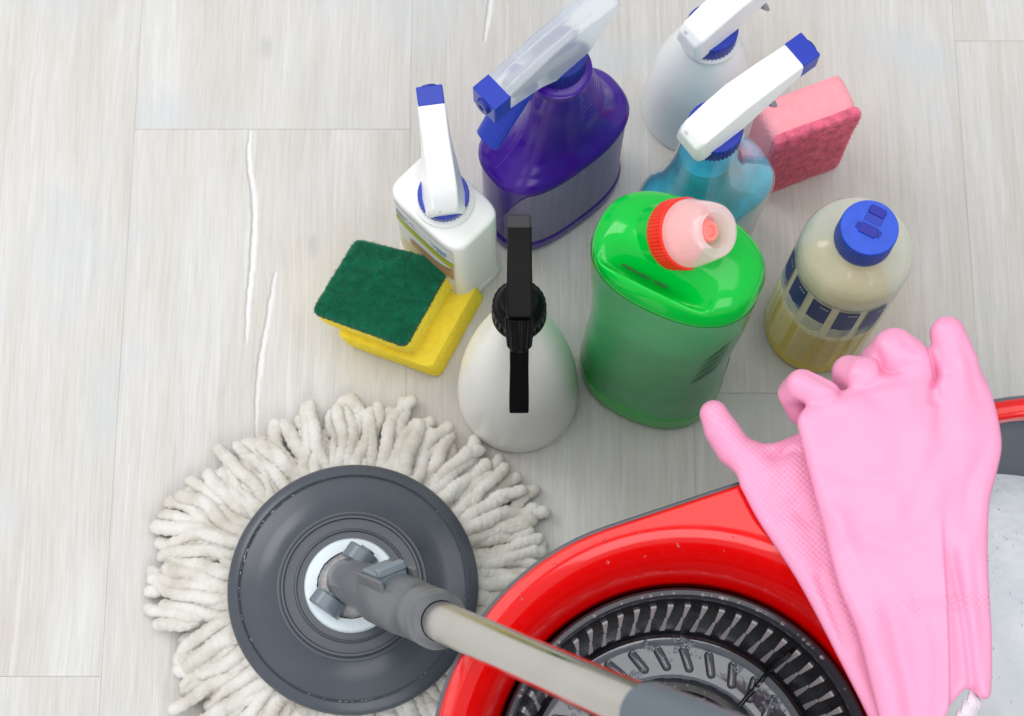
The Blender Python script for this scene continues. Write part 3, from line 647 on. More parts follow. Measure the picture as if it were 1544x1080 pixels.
# ------------------------------------------------------------------ mop
mc = Vector((-.0990, .1620, 0))
t = thing('spin_mop', 'spin mop with white yarn fringe, slate disc and steel handle', 'mop', mc)
rnd = random.Random(11)
def strand(ang, r0, r1, z0, rad, bend, seed, zt=.005):
    pts = []; n = 52
    for i in range(n + 1):
        q = i / n; r = r0 + (r1 - r0) * q; a = ang + bend * q * q + .06 * math.sin(q * 5 + seed) * q + .02 * math.sin(q * 13 + seed * 3) * q
        h = max(zt, z0 * (1 - q ** 1.4) + zt * q + .002 * math.sin(q * 6 + seed * 2))
        pts.append(Vector((r * math.cos(a), r * math.sin(a), h)))
    fr = frames(pts); rings = []; N = 12; hair = []
    for i, (p, (tt, nn, bb)) in enumerate(zip(pts, fr)):
        q = i / n
        tip = 1 if q < .93 else math.sqrt(max(.02, 1 - ((q - .93) / .07) ** 2 * .98))
        rr = []
        for j in range(N):
            th = 2 * math.pi * j / N
            k = 1 + .15 * mnoise.noise(Vector((q * 15 + seed * 7.1, math.cos(th) * .8, math.sin(th) * .8 + seed))) + .10 * math.sin(q * 95 + th * 2 + seed)
            d = nn * math.cos(th) + bb * math.sin(th) * .85
            rr.append(p + d * rad * tip * k)
            if rnd.random() < .28:
                hair.append((rr[-1], d, tt))
        rings.append(rr)
    V, F = loft(rings)
    for p, d, tt in hair:      # loose fibres
        v = (d * rnd.uniform(.2, 1) + tt * rnd.uniform(-1, 1) + Vector((rnd.uniform(-.5, .5), rnd.uniform(-.5, .5), rnd.uniform(-.2, .4)))).normalized() * rnd.uniform(.0012, .0030)
        w = v.cross(d).normalized() * .00009; b0 = len(V); V += [p - d * .0003 - w, p - d * .0003 + w, p + v]; F.append((b0, b0 + 1, b0 + 2))
    return mesh('yarn_strand', V, F, angle=80)
for layer, (cnt, z0, rlo, rhi) in enumerate(((96, .013, .108, .127), (100, .022, .104, .128), (80, .029, .094, .118))):
    for i in range(cnt):
        a = 2 * math.pi * (i + rnd.uniform(-.38, .38)) / cnt
        cl_ = math.sin(a * 9 + 1.3) * .05
        messy = 1.8 if 3.3 < a % 6.283 < 4.6 else 1
        L = rnd.uniform(rlo, rhi) * (1.045 + .035 * max(0, math.cos(a)) + .03 * math.sin(a * 5) + .06 * max(0, -math.cos(a)))
        obj('yarn_strand', strand(a, .055, L, z0 + rnd.uniform(-.003, .003), rnd.uniform(.0040, .0050), (cl_ + rnd.uniform(-.07, .07)) * messy, rnd.uniform(0, 50), rnd.uniform(.0036, .009)), M_yarn, t)
obj('yarn_base', lathe('yarn_base', [(.001, .022), (.070, .022), (.084, .013), (.094, .006), (.102, .001)], 64), M_yarn, t)
obj('disc', lathe('disc', [(.0290, .0475), (.0335, .0475), (.0340, .0490), (.0350, .0492), (.0356, .0478), (.0415, .0474), (.0422, .0490), (.0434, .0490), (.0440, .0474), (.0450, .0480), (.0462, .0480), (.0470, .0466), (.0600, .0440), (.0698, .0415), (.0702, .0428), (.0712, .0434), (.0762, .0416), (.0778, .0398), (.0783, .0375), (.0778, .0340), (.0760, .0325)], 128, angle=50), M_disc, t)
bm = bmesh.new()
for i in range(150):
    a = rnd.choice((rnd.gauss(R(160), .35), rnd.gauss(R(265), .5), rnd.uniform(0, 6.28))); r = rnd.choice((.0701, .0704, .0708, .0699)) + rnd.gauss(0, .0002); k = rnd.uniform(.00012, .00045)
    bmesh.ops.create_icosphere(bm, subdivisions=1, radius=k, matrix=Matrix.Translation((r * math.cos(a), r * math.sin(a), .0428 if r > .0702 else .0418)) @ Matrix.Rotation(a, 4, 'Z') @ Matrix.Diagonal((.6, rnd.uniform(1, 4), .5, 1)))
me = bpy.data.meshes.new('scuff_marks'); bm.to_mesh(me); bm.free()
o = obj('scuff_marks', me, pm('scuff_white', lin(190, 196, 202), .6), t); o['kind'] = 'stuff'
obj('hub_ring', lathe('hub_ring', [(.0150, .0470), (.0205, .0490), (.0210, .0512), (.0280, .0512), (.0290, .0500), (.0293, .0470)], 96), M_whitering, t)
pts = [(.0208 + .0010 * mnoise.noise(Vector((math.cos(a) * 9, math.sin(a) * 9, 3))), a) for a in np.linspace(0, 2 * math.pi, 90)]
obj('dirt_line', tube('dirt_line', [(r * math.cos(a), r * math.sin(a), .0510) for r, a in pts], lambda q: .0003 + .0004 * abs(mnoise.noise(Vector((q * 60, 0, 0)))), 6), M_black, t)
obj('hub_felt', lathe('hub_felt', [(.0001, .0495), (.0150, .0492), (.0206, .0488)], 64), pm('hub_felt_grey', lin(206, 200, 202), .8, bump=.0012, bscale=500, var=.2, vscale=300), t)
# handle: ball joint, sleeve, latch, tube
P0 = Vector((-.1010, .1640, .060)); P1 = Vector((.0509, .0589, .4075)); hx = (P1 - P0).normalized()
# local frame of the handle: z along the tube, x to the viewer's right
side = hx.cross(Vector((0, 0, 1))).normalized(); front = side.cross(hx).normalized()
Hm = Matrix((( front.x, side.x, hx.x, 0), (front.y, side.y, hx.y, 0), (front.z, side.z, hx.z, 0), (0, 0, 0, 1)))
Hm = Matrix.Translation(P0 - mc) @ Hm
def hput(o): o.matrix_local = Hm; return o
az = math.atan2(hx.y, hx.x)
# two ears of the fork standing on the hub, either side of the ball
for s in (-1, 1):
    prof = []
    n = 18
    outl = [(-.0105, 0)] + [(.0105 * math.cos(math.pi * (1 - k / n)), .010 + .0105 * math.sin(math.pi * (1 - k / n))) for k in range(n + 1)] + [(.0105, 0)]
    V = [(x, y0, z) for y0 in (-.0050, .0050) for x, z in outl]; m = len(outl)
    F = [tuple(range(m)), tuple(range(2 * m - 1, m - 1, -1))] + [(i, (i + 1) % m, m + (i + 1) % m, m + i) for i in range(m)]
    e = obj('fork_ear', mesh('fork_ear', V, F, angle=30), M_earm, t, bevel=.0012)
    sv = Vector((-math.sin(az), math.cos(az), 0)) * .0172 * s
    e.location = Vector((P0.x - mc.x - .002, P0.y - mc.y, .047)) + sv; e.rotation_euler = (0, 0, az)
hput(obj('ball_joint', lathe('ball_joint', [(.0001, -.0125), (.006, -.011), (.0105, -.007), (.0128, 0), (.0130, .010), (.0138, .020), (.0145, .035), (.0152, .052), (.0155, .066), (.0125, .070)], 48), M_connector, t))
hput(obj('pivot_pin', tube('pivot_pin', [(0, -.0225, 0), (0, .0225, 0)], .0048, 20), M_earm, t))
sl = hput(obj('sleeve', lathe('sleeve', [(.0120, .062), (.0160, .062), (.0170, .068), (.0170, .104), (.0162, .122), (.0154, .138), (.0159, .140), (.0154, .1435), (.0159, .147), (.0154, .1505), (.0160, .154), (.0160, .161), (.0146, .164), (.0110, .164)], 56), M_connector, t))
LR = (0, 0, R(-34))
lt = obj('latch_button', box('latch_button', .0105, .0200, -.0085, .0085, .072, .104), M_latch, sl, bevel=.002, rot=LR)
obj('latch_lip', box('latch_lip', .0180, .0236, -.0085, .0085, .098, .105), M_latch, sl, bevel=.0014, rot=LR)
for s in (-1, 1): obj('latch_guard', box('latch_guard', .0100, .0188, s * .0103 - .0014, s * .0103 + .0014, .068, .112), M_connector, sl, bevel=.001, rot=LR)
hput(obj('tube', lathe('tube', [(.0106, .14), (.0106, .50)], 48), M_metal, t))
hput(obj('grip_sleeve', lathe('grip_sleeve', [(.0108, .402), (.0126, .403), (.0132, .406), (.0134, .46), (.0134, .78)], 48), M_sleeve, t))

# ------------------------------------------------------------------ bucket
BC = Vector((.0930, .0410, 0)); BA = 18.5; BL = .205; BR = .1325; XD = .118
t = thing('mop_bucket', 'red and grey mop bucket with wringer well and soapy tank', 'bucket', BC, BA)
def stadium(rad, z, n=48, L=BL, x0=0.0):
    p = []
    for k in range(n + 1):
        a = math.pi / 2 + math.pi * k / n; p.append(Vector((x0 + rad * math.cos(a), rad * math.sin(a), z)))
    for k in range(1, 14): p.append(Vector((x0 + (L - x0) * k / 14, -rad, z)))
    for k in range(n + 1):
        a = -math.pi / 2 + math.pi * k / n; p.append(Vector((L + rad * math.cos(a), rad * math.sin(a), z)))
    for k in range(1, 14): p.append(Vector((L - (L - x0) * k / 14, rad, z)))
    return p
rings = [stadium(r, z) for r, z in ((.100, 0), (.104, .001), (.106, .004), (.126, .196), (.1350, .198), (.1362, .2005), (.1362, .2085), (.1354, .2100), (.1290, .2100), (.1285, .195), (.1262, .194), (.122, .186), (.112, .06), (.108, .052), (.05, .05))]
obj('bucket_body', mesh('bucket_body', *loft(rings), angle=35), M_bucket, t)
# red rim round the tank
rings = [stadium(r, z) for r, z in ((.1338, .2065), (.1340, .2110), (.1332, .2138), (.1312, .2150), (.1262, .2150), (.1240, .2138), (.1234, .2112), (.1234, .2040), (.1260, .2030))]
for rg in rings:
    for p in rg:
        if p.x < XD: p.z -= .006
V, F = loft(rings + [[p.copy() for p in rings[0]]], False, False)
obj('red_rim', mesh('red_rim', V, F, angle=50), M_red, t)
# red wringer cover: falls from the rim to the round well
def cover_z(r):
    return float(pchip([.100, .1045, .1075, .112, .117, .122, .128, .134, .20], [.140, .1610, .1765, .1935, .2045, .2108, .2140, .2146, .2146], np.array([r]))[0])
N = 200; rings = []
for s in np.linspace(0, 1, 34):
    rr = []
    for j in range(N):
        a = 2 * math.pi * j / N; c_, s_ = math.cos(a), math.sin(a)
        ro = .1346
        if c_ > 1e-6: ro = min(XD / c_, .1346 / max(abs(s_), 1e-6))
        ro = max(ro, .113)
        r = .1045 + (ro - .1045) * (1 - (1 - s) ** 1.5)
        e_ = .1346 - (r if c_ < 0 else r * abs(s_))
        rr.append(Vector((r * c_, r * s_, cover_z(r) + .0010 - .0065 * max(0, 1 - e_ / .0026) ** 2)))
    rings.append(rr)
lower = [Vector((p.x * .998, p.y * .998, p.z - .012)) for p in rings[0]]
skirt = [Vector((p.x, p.y, p.z - .006)) for p in rings[-1]]
obj('wringer_cover', mesh('wringer_cover', *loft([lower] + rings + [skirt], False, False), angle=60), M_red, t)
obj('divider_wall', box('divider_wall', XD - .004, XD, -.116, .116, .05, .208), M_bucket, t)
obj('well_wall', lathe('well_wall', [(.1046, .156), (.1044, .140), (.103, .06), (.02, .055)], 96), M_basket, t)
# drops of water left on the red plastic
bm = bmesh.new(); rd = random.Random(5)
for i in range(38):
    a = rd.uniform(R(60), R(215)); r = rd.uniform(.115, .129)
    z = cover_z(r) + .001; k = rd.uniform(.0004, .0012)
    bmesh.ops.create_icosphere(bm, subdivisions=2, radius=k, matrix=Matrix.Translation((r * math.cos(a), r * math.sin(a), z)) @ Matrix.Diagonal((1, rd.uniform(.8, 1.6), .45, 1)))
me = bpy.data.meshes.new('water_drops'); bm.to_mesh(me); bm.free(); me.shade_smooth()
o = obj('water_drops', me, M_water, t); o['kind'] = 'stuff'

# spin basket
t = thing('spin_basket', 'dark round slotted spin basket set in the red bucket', 'basket', (BC.x, BC.y, .055), 0)
zb = -.055
obj('basket_rim', lathe('basket_rim', [(.0972, .158 + zb), (.0976, .1680 + zb), (.0982, .1690 + zb), (.1006, .1690 + zb), (.1020, .1678 + zb), (.1026, .1640 + zb), (.1026, .1560 + zb)], 128), pm('basket_rim_plastic', lin(50, 52, 60), .22, rvar=.08), t)
obj('basket_wall', lathe('basket_wall', [(.0974, .160 + zb), (.0945, .153 + zb), (.0905, .122 + zb), (.0882, .092 + zb), (.0865, .0865 + zb), (.0845, .0850 + zb)], 128), M_basket, t)
NS = 62
def slotfin_mesh(z0, z1, w0, w1):  # solid fins in place of openings; the light through them is in their colour
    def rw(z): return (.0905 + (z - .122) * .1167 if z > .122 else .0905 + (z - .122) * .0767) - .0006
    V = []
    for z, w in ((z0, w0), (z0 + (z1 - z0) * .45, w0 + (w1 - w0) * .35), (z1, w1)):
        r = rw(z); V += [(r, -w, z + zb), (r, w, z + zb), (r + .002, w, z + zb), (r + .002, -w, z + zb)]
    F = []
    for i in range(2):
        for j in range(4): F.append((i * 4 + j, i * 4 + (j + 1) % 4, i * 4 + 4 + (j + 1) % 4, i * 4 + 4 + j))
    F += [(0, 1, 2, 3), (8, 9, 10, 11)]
    return mesh('lit_slot_fin', V, F, angle=30)
up_ = slotfin_mesh(.129, .154, .0008, .0016); lo_ = slotfin_mesh(.094, .1255, .0016, .0008)
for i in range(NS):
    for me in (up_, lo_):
        obj('lit_slot_fin', me, M_litslot, t, rot=(0, 0, 2 * math.pi * i / NS + (0 if me is up_ else .006)))
obj('basket_floor', lathe('basket_floor', [(.0850, .0848 + zb), (.0820, .0835 + zb), (.0780, .0832 + zb), (.0680, .0836 + zb), (.0632, .0842 + zb), (.0615, .0836 + zb), (.0605, .0810 + zb), (.0600, .0700 + zb)], 128), M_wet, t)
obj('basket_core', lathe('basket_core', [(.0610, .0700 + zb), (.0560, .0700 + zb), (.0540, .0720 + zb), (.0350, .0880 + zb), (.0150, .0980 + zb), (.0001, .0990 + zb)], 96), M_basket, t)
def core_lit_fin():  # core strips are solid too; their lit look is only pale colour
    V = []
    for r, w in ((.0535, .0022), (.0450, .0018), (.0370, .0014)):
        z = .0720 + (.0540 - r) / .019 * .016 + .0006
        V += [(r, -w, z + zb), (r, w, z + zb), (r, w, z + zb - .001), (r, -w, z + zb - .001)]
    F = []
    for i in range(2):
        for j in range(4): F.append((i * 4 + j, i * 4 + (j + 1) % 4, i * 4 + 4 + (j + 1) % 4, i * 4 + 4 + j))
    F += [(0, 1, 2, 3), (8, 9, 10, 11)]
    return mesh('core_lit_fin', V, F, angle=30)
cs = core_lit_fin()
for i in range(36): obj('core_lit_fin', cs, M_litslot, t, rot=(0, 0, 2 * math.pi * i / 36))
# raised oval pegs on the wet ring
def oval():
    pts = []; n = 10; L = .0055; r = .0019
    for k in range(n + 1): a = -math.pi / 2 + math.pi * k / n; pts.append((L + r * math.cos(a), r * math.sin(a)))
    for k in range(n + 1): a = math.pi / 2 + math.pi * k / n; pts.append((-L + r * math.cos(a), r * math.sin(a)))
    rings = []
    for sc, z in ((1.5, -.0006), (1.25, .0014), (1.0, .0022), (.78, .0020), (.55, .0008), (.3, .0010)):
        rings.append([Vector((x if abs(x) < L else math.copysign(L, x) + (x - math.copysign(L, x)) * sc, y * sc, z)) for x, y in pts])
    return mesh('oval_peg', *loft(rings), angle=40)
ov = oval()
for i in range(32):
    a = 2 * math.pi * (i + .3) / 32
    obj('oval_peg', ov, M_wet, t, loc=(.0725 * math.cos(a), .0725 * math.sin(a), .0838 + zb), rot=(0, 0, a + R(24)))
# partition ribs of the basket
for a in (48, 138, 228, 318):
    obj('basket_rib', tube('basket_rib', [(r * math.cos(R(a)), r * math.sin(R(a)), z + zb) for r, z in ((.060, .0855), (.082, .086), (.0875, .092), (.0905, .150))], .0014, 8), M_basket, t)
# soap bubbles clinging to the basket
bm = bmesh.new(); rd = random.Random(3)
for cxx, cyy, sp_, cnt, z in ((.010, .0810, .005, 70, .0850), (-.022, .0615, .005, 60, .0845), (-.052, .045, .007, 60, .085), (.040, .066, .004, 30, .085), (.06, .045, .006, 40, .085), (-.012, .079, .003, 18, .086), (.0, .07, .03, 24, .0848), (.0525, .0545, .003, 12, .088)):
    for i in range(cnt):
        k = abs(rd.gauss(.0006, .0004)) + .0003
        bmesh.ops.create_icosphere(bm, subdivisions=1, radius=k, matrix=Matrix.Translation((cxx + rd.gauss(0, sp_ * .6), cyy + rd.gauss(0, sp_ * .35), z + zb + k * .3)))
for i in range(46):
    a = rd.uniform(R(15), R(190)); k = rd.uniform(.0005, .0013)
    bmesh.ops.create_icosphere(bm, subdivisions=2, radius=k, matrix=Matrix.Translation((.099 * math.cos(a), .099 * math.sin(a), .1690 + zb)) @ Matrix.Diagonal((1.2, 1, .5, 1)))
me = bpy.data.meshes.new('soap_bubbles'); bm.to_mesh(me); bm.free(); me.shade_smooth()
o = obj('soap_bubbles', me, M_bubble, t); o['kind'] = 'stuff'

# soapy water in the tank
V = []; F = []; nx, ny = 150, 150
xs = np.linspace(XD + .001, BL + .118, nx); ysn = np.linspace(-1, 1, ny)
for x in xs:
    hw = .1165 if x < BL else math.sqrt(max(1e-6, .1165 ** 2 - (x - BL) ** 2)) if x - BL < .1165 else .001
    for y in ysn:
        yy = y * hw
        h = .0012 * mnoise.noise(Vector((x * 45, yy * 45, 1))) + .0003 * mnoise.noise(Vector((x * 180, yy * 180, 4)))
        V.append((x, yy, .100 + h))
for i in range(nx - 1):
    for j in range(ny - 1): F.append((i * ny + j, (i + 1) * ny + j, (i + 1) * ny + j + 1, i * ny + j + 1))
w = obj('soapy_water', mesh('soapy_water', V, F, angle=80), M_soap); w.location = BC; w.rotation_euler = (0, 0, R(BA)); struct(w)
bm = bmesh.new(); rd = random.Random(8)
for i in range(420):
    x = rd.uniform(XD + .02, BL + .04); edge_ = rd.random() < .6
    y = .1165 - abs(rd.gauss(0, .004)) if edge_ else rd.uniform(-.02, .11)
    k = abs(rd.gauss(.0007, .0005)) + .0003 if edge_ else rd.uniform(.0003, .0007)
    bmesh.ops.create_icosphere(bm, subdivisions=1, radius=k, matrix=Matrix.Translation((x, y, .1012)))
me = bpy.data.meshes.new('foam_bubbles'); bm.to_mesh(me); bm.free(); me.shade_smooth()
o = obj('foam_bubbles', me, M_bubble); o.location = BC; o.rotation_euler = (0, 0, R(BA)); o['kind'] = 'stuff'; o['label'] = 'tiny soap bubbles floating on the tank water'; o['category'] = 'bubbles'

# ------------------------------------------------------------------ rubber gloves (implicit surfaces)
def surface_nets(Fv, org, h):
    nx, ny, nz = Fv.shape; ins = Fv < 0
    cnt = np.zeros((nx - 1, ny - 1, nz - 1)); acc = np.zeros((nx - 1, ny - 1, nz - 1, 3))
    corners = [(i, j, k) for i in (0, 1) for j in (0, 1) for k in (0, 1)]
    for a in corners:
        for d in range(3):
            if a[d]: continue
            b = list(a); b[d] = 1
            sa = Fv[a[0]:nx - 1 + a[0], a[1]:ny - 1 + a[1], a[2]:nz - 1 + a[2]]; sb = Fv[b[0]:nx - 1 + b[0], b[1]:ny - 1 + b[1], b[2]:nz - 1 + b[2]]
            cr = (sa < 0) != (sb < 0); den = np.where(cr, sa - sb, 1); tt = np.where(cr, sa / den, 0)
            for m in range(3): acc[..., m] += np.where(cr, a[m] + (tt if m == d else 0), 0)
            cnt += cr
    act = cnt > 0; idx = -np.ones(act.shape, int); idx[act] = np.arange(act.sum())
    base = np.argwhere(act); V = (base + acc[act] / cnt[act][:, None]) * h + np.array(org); Fs = []
    for d in range(3):
        s0 = [slice(1, -1)] * 3; s0[d] = slice(0, -1); s1 = list(s0); s1[d] = slice(1, None)
        A = ins[tuple(s0)]; B = ins[tuple(s1)]; ch = np.argwhere(A != B)
        off = np.array([1, 1, 1]); off[d] = 0; c = ch + off
        u, v = [(1, 2), (2, 0), (0, 1)][d]
        eu = np.zeros(3, int); eu[u] = 1; ev = np.zeros(3, int); ev[v] = 1
        q = [c - eu - ev, c - ev, c, c - eu]
        Q = np.stack([idx[x[:, 0], x[:, 1], x[:, 2]] for x in q], 1)
        flip = ~A[ch[:, 0], ch[:, 1], ch[:, 2]]; Q[flip] = Q[flip][:, ::-1]
        Fs.append(Q[(Q >= 0).all(1)])
    return V, np.concatenate(Fs)
def poly_sd(P, X, Y):
    d = np.full(X.shape, 1e9); ins = np.zeros(X.shape, bool); n = len(P)
    for i in range(n):
        ax_, ay = P[i]; bx, by = P[(i + 1) % n]; ex, ey = bx - ax_, by - ay; wx, wy = X - ax_, Y - ay
        t_ = np.clip((wx * ex + wy * ey) / (ex * ex + ey * ey + 1e-12), 0, 1); d = np.minimum(d, (wx - ex * t_) ** 2 + (wy - ey * t_) ** 2)
        cnd = (ay > Y) != (by > Y); xin = ax_ + (Y - ay) * ex / (ey if abs(ey) > 1e-12 else 1e-12); ins ^= cnd & (X < xin)
    return np.where(ins, -1, 1) * np.sqrt(d)
def seg2(X, Y, pts):
    """distance to polyline and position along it"""
    best = np.full(X.shape, 1e9); tb = np.zeros(X.shape); n = len(pts) - 1
    for i in range(n):
        a, b = pts[i], pts[i + 1]; ex, ey = b[0] - a[0], b[1] - a[1]; t_ = np.clip(((X - a[0]) * ex + (Y - a[1]) * ey) / (ex * ex + ey * ey), 0, 1)
        dd = np.hypot(X - a[0] - ex * t_, Y - a[1] - ey * t_); m = dd < best; best = np.where(m, dd, best); tb = np.where(m, (i + t_) / n, tb)
    return best, tb
def capsule(X, Y, Z, pts, flat=1.0):
    out = None
    for (ax_, ay, az_, ra), (bx, by, bz, rb) in zip(pts[:-1], pts[1:]):
        ex, ey, ez = bx - ax_, by - ay, bz - az_; t_ = np.clip(((X - ax_) * ex + (Y - ay) * ey + (Z - az_) * ez) / (ex * ex + ey * ey + ez * ez), 0, 1)
        d = np.sqrt((X - ax_ - ex * t_) ** 2 + (Y - ay - ey * t_) ** 2 + ((Z - az_ - ez * t_) * flat) ** 2) - (ra + (rb - ra) * t_)
        out = d if out is None else np.minimum(out, d)
    return out
def smin(a, b, k):
    h_ = np.clip(.5 + .5 * (b - a) / k, 0, 1); return b + (a - b) * h_ - k * h_ * (1 - h_)
def pillow(X, Y, Z, sd, mid, hh, w):
    r = np.sqrt(np.maximum(sd + w, 0) ** 2 + ((Z - mid) * (w / hh)) ** 2) - w
    return r * np.where(np.abs(Z - mid) * (w / hh) > np.maximum(sd + w, 0), hh / w, 1)
def smooth_poly(P, n=6):
    pts = crv([(x, y, 0) for x, y in P] + [(P[0][0], P[0][1], 0)], n); return [(p.x, p.y) for p in pts[:-1]]
def build_glove(name, label, func, bounds, grip, extra=None, h=1.05):
    (x0, x1), (y0, y1), (z0, z1) = bounds
    xs = np.arange(x0, x1, h); ys = np.arange(y0, y1, h); zs = np.arange(z0, z1, h)
    Fv = func(xs[:, None], ys[None, :], zs); V, Q = surface_nets(Fv, (x0, y0, z0), h)
    org = np.array([(x0 + x1) / 2, (y0 + y1) / 2, z0])
    t = thing(name, label, 'glove', tuple(org / 1000), 0, 'pink rubber gloves')
    me = bpy.data.meshes.new('glove_skin'); me.from_pydata(((V - org) / 1000).tolist(), [], Q.tolist()); me.update()
    bm = bmesh.new(); bm.from_mesh(me); bmesh.ops.recalc_face_normals(bm, faces=bm.faces[:])
    for _ in range(2): bmesh.ops.smooth_vert(bm, verts=bm.verts[:], factor=.5, use_axis_x=True, use_axis_y=True, use_axis_z=True)
    bm.to_mesh(me); bm.free(); me.shade_smooth()
    at_ = me.attributes.new('grip', 'FLOAT', 'POINT'); co = np.zeros(len(me.vertices) * 3); me.vertices.foreach_get('co', co); co = co.reshape(-1, 3) * 1000 + org
    at_.data.foreach_set('value', grip(co[:, 0], co[:, 1], co[:, 2]).astype(np.float32))
    obj('glove_skin', me, M_glove, t)
    return t, org
sst = lambda a, b, x: (lambda q: q * q * (3 - 2 * q))(np.clip((x - a) / (b - a), 0, 1))

TOP = [(150.6, 208.5), (155.4, 184.3), (160.2, 162.4), (166.6, 133.1), (174.3, 111.8), (179.9, 90.9), (185.3, 68.3), (189, 52), (204, 46.0), (214.5, 52), (217.3, 66.6), (225.4, 78.1), (231.0, 82.7), (235.5, 79.5), (239, 77.2), (242.8, 81.5), (243.8, 111.8), (243.8, 140.9), (246.2, 174.5), (251.6, 192.3), (255.6, 208.5), (253.4, 231.0), (250.1, 243.6), (244.2, 254.1), (230, 250), (219.0, 243.4), (205, 246), (191.6, 243.4), (171.7, 235.4), (157.3, 230.0), (149.1, 221.0)]
TOPS = smooth_poly(TOP, 5)
def top_f(X, Y, zs):
    X2 = X + 0 * Y; Y2 = Y + 0 * X
    sd = poly_sd(TOPS, X2, Y2)
    mid = 238 + 3.0 * np.exp(-((Y2 - 190) / 55) ** 2) - 6 * sst(236, 262, Y2) - 9 * sst(120, 60, Y2)
    mid = mid - 2.5 * sst(232, 252, X2)
    # long fold of the sleeve: the left flap rides over the right one
    d, tt = seg2(X2, Y2, [(219.5, 176), (220.5, 150), (221.7, 128), (220.1, 100), (219.0, 64)])
    sgn = np.where(X2 < 220.5, 1, -1)
    amp = sst(176, 130, Y2)
    mid = mid + amp * (3.6 * np.exp(-np.maximum(220 - X2, 0) / 9) * sst(1.2, -1.2, X2 - 220.4) - 3.2 * np.exp(-(np.maximum(X2 - 220, 0) / 7) ** 2) * sst(-1.2, 1.2, X2 - 220.4))
    d2, t2 = seg2(X2, Y2, [(225, 150), (229, 118), (233, 80)]); mid = mid - 3.0 * amp * np.exp(-(d2 / 2.2) ** 2)
    d2, t2 = seg2(X2, Y2, [(166, 168), (178, 125), (196, 62)]); mid = mid + 1.6 * np.exp(-(d2 / 6) ** 2)
    d2, t2 = seg2(X2, Y2, [(192, 120), (200, 85), (204, 50)]); mid = mid - 3.2 * np.exp(-(d2 / 5.5) ** 2) * sst(150, 95, Y2)
    # creases that run down from the knuckles
    for pts, a_, w_ in (([(219.9, 250), (221.5, 240), (220, 230)], 2.6, 3.0), ([(190, 244), (188, 233)], 1.8, 4), ([(236, 205), (228, 185), (224, 172)], 1.2, 8), ([(206, 205), (196, 188)], .8, 9), ([(175, 160), (190, 150), (205, 158)], .7, 8)):
        d2, t2 = seg2(X2, Y2, pts); mid = mid - a_ * np.exp(-(d2 / w_) ** 2)
    hh = 4.4 + 2.6 * np.exp(-((X2 - 205) / 38) ** 2 - ((Y2 - 205) / 36) ** 2)
    g = np.zeros_like(X2)      # creases and slack folds, pressed down into the whole hand
    for pts, a_, w_ in (([(219, 266), (222, 252), (223.5, 244), (220.5, 238)], 6.0, 1.5), ([(192, 262), (195.5, 252), (194, 245)], 4.4, 1.6), ([(170.5, 246), (174.5, 239), (171, 233)], 4.4, 1.6),
                        ([(154, 247), (163, 240.5), (172, 235)], 1.6, 1.6), ([(222, 238), (224, 226), (221, 214)], 2.4, 3.2), ([(196, 244), (205, 249), (215, 248)], 1.5, 2.2), ([(205, 268), (209, 258)], 1.3, 2.0),
                        ([(160, 228), (176, 234), (190, 238.5), (206, 241)], 1.7, 2.6), ([(228, 215), (216, 192), (202, 166)], 1.5, 6), ([(160, 196), (178, 188), (198, 190)], 1.1, 5), ([(246, 206), (236, 186), (233, 166)], 1.6, 4.5),
                        ([(168, 150), (182, 158), (200, 152), (212, 160)], 1.1, 4.5), ([(160, 172), (172, 140), (186, 104)], 1.2, 4.0), ([(205, 128), (210, 100), (209, 62)], 1.4, 3.4), ([(236, 150), (238, 120), (239, 92)], 1.4, 3.0), ([(237, 262), (241, 248), (243, 232)], 1.4, 3.0)):
        d2, t2 = seg2(X2, Y2, pts); g = g + a_ * np.exp(-(d2 / w_) ** 2) * np.sin(np.pi * np.clip(t2 * .9 + .05, 0, 1)) ** .5
    g = g + .5 * np.sin(X2 * .19 + 1.7 * np.sin(Y2 * .047)) * np.sin(Y2 * .11 + 1.3 * np.sin(X2 * .06))
    A, B, Zz = X2[..., None], Y2[..., None], zs[None, None, :] + g[..., None]
    F_ = pillow(A, B, Zz, sd[..., None], mid[..., None], hh[..., None], 6.0)
    fing = [[(180, 222, 236, 8), (164, 234, 238.5, 8.5), (153, 240.5, 236, 8.6), (149.5, 238.5, 226, 8), (155, 231, 216, 7.5)],
            [(194, 230, 235, 9), (186, 245.5, 236, 10.3), (180, 249.5, 228, 9.5), (184, 243, 216, 9)],
            [(212, 236, 234, 9.5), (213, 252, 235.5, 12.2), (203.5, 260.5, 233, 12), (197.5, 257, 222, 10.5), (202, 247, 212, 9)],
            [(238, 226, 234, 10.5), (235.5, 252, 237, 11.0), (231.5, 268.5, 237, 9.4)],
            [(186, 238, 226, 9), (202, 244, 226, 9), (216, 240, 232, 9), (234, 240, 235, 9)]]
    for i, c_ in enumerate(fing):
        f_ = capsule(A, B, Zz, c_, 1.15)
        F_ = smin(F_, f_, 4.2)
    # sharp crease between ring and little finger
    return F_
def top_grip(x, y, z):
    yb = 117.2 + (x - 156.6) * .1
    return np.exp(-((y - yb) / 4.6) ** 6) * sst(170, 205, x) * .9 + .10 * sst(200, 240, y)
tg, og = build_glove('rubber_glove', 'pink rubber glove lying on top, back of the hand up, fingers curled', top_f, ((128, 272), (36, 282), (198, 262)), top_grip)
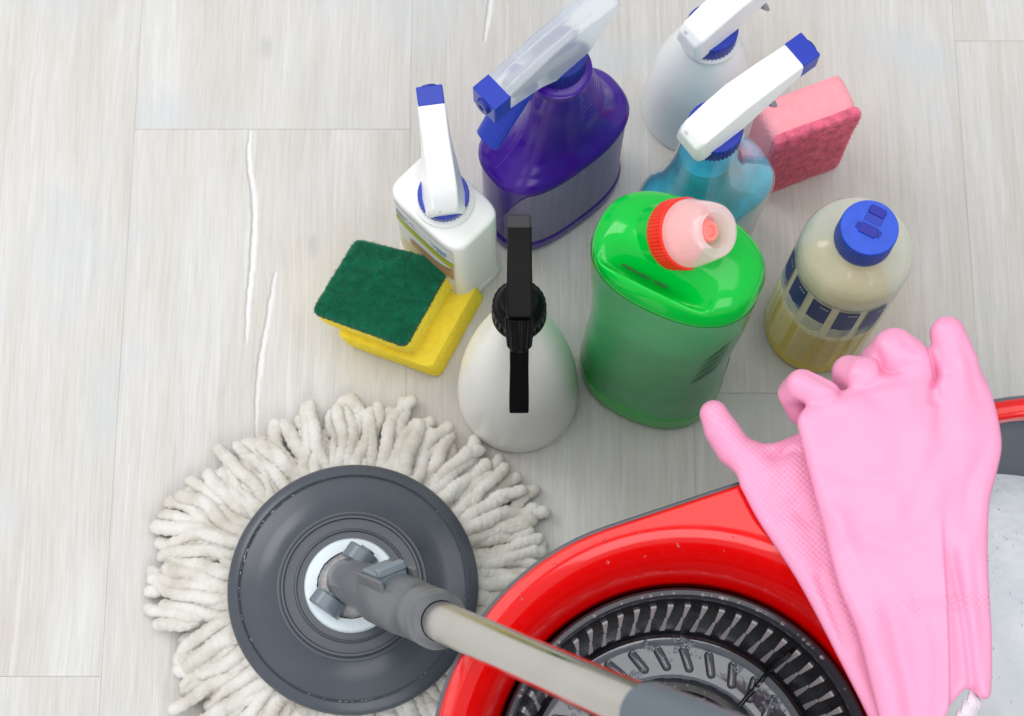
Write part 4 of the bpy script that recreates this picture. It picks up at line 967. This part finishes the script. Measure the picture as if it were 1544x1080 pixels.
# white flock lining where the cuff mouth opens, with its pinked edge
edge_pts = []
for i in range(13):
    u = i / 12; edge_pts.append((213.5 + 21 * u, 52.5 + 30.5 * u + (1.8 if i % 2 else -1.2), 231 - 2 * u))
V = [(Vector(p) - Vector(og)) / 1000 for p in edge_pts]; n_ = len(V)
V += [v + Vector((.006, -.0065, -.004)) + Vector((.0011, -.0011, 0)) * (1 if i % 2 else -1) for i, v in enumerate(V)]
F = [(i, i + 1, n_ + i + 1, n_ + i) for i in range(n_ - 1)]
obj('cuff_lining', mesh('cuff_lining', V, F), M_flock, tg, solid=.0009)

LOW = [(120.4, 189.0), (129.8, 169.9), (148.3, 139.5), (164.7, 106.2), (182.2, 69.6), (190, 49), (202, 44), (210.8, 50), (209.5, 79.6), (205.7, 130.5), (198.2, 179.4), (185.7, 208.0), (166, 221), (151.7, 218.2), (141.6, 213.9), (134.2, 213.0), (126, 214), (118, 205)]
LOWS = smooth_poly(LOW, 5)
def low_f(X, Y, zs):
    X2 = X + 0 * Y; Y2 = Y + 0 * X; sd = poly_sd(LOWS, X2, Y2)
    mid = 221 + .0 * X2 - 5 * sst(195, 225, Y2) - 3 * sst(120, 60, Y2)
    for pts, a_, w_ in (([(150, 216), (143, 206), (134, 199)], 2.2, 3.5), ([(122, 203), (131, 200)], 2.2, 2.0), ([(150, 180), (160, 150)], 1.2, 5), ([(124, 196), (136, 205), (150, 208)], 1.6, 2.4), ([(112, 214), (120, 208)], 1.5, 2.0), ([(135, 172), (146, 176), (158, 170)], 1.0, 4), ([(160, 140), (172, 104)], 1.6, 3)):
        d2, t2 = seg2(X2, Y2, pts); mid = mid - a_ * np.exp(-(d2 / w_) ** 2)
    A, B, Zz = X2[..., None], Y2[..., None], zs[None, None, :] + 0 * X2[..., None]
    F_ = pillow(A, B, Zz, sd[..., None], mid[..., None], 4.6 + 0 * mid[..., None], 5.5)
    th = capsule(A, B, Zz, [(135, 196, 217, 9), (118, 210, 218, 9.6), (111.5, 220, 220, 9.2), (107.8, 228.5, 220, 7.6)])
    return smin(F_, th, 4)
def low_grip(x, y, z):
    return .55 * sst(205, 175, x + (y - 190) * .0) * sst(6, 14, x - 118 + (y - 189) * .55 + 6) * sst(100, 112, y) * np.where(y > 150, 1, .8)
lg, _ = build_glove('rubber_glove', 'pink rubber glove underneath, palm up, thumb sticking out beside the green bottle', low_f, ((90, 222), (34, 246), (196, 240)), low_grip)
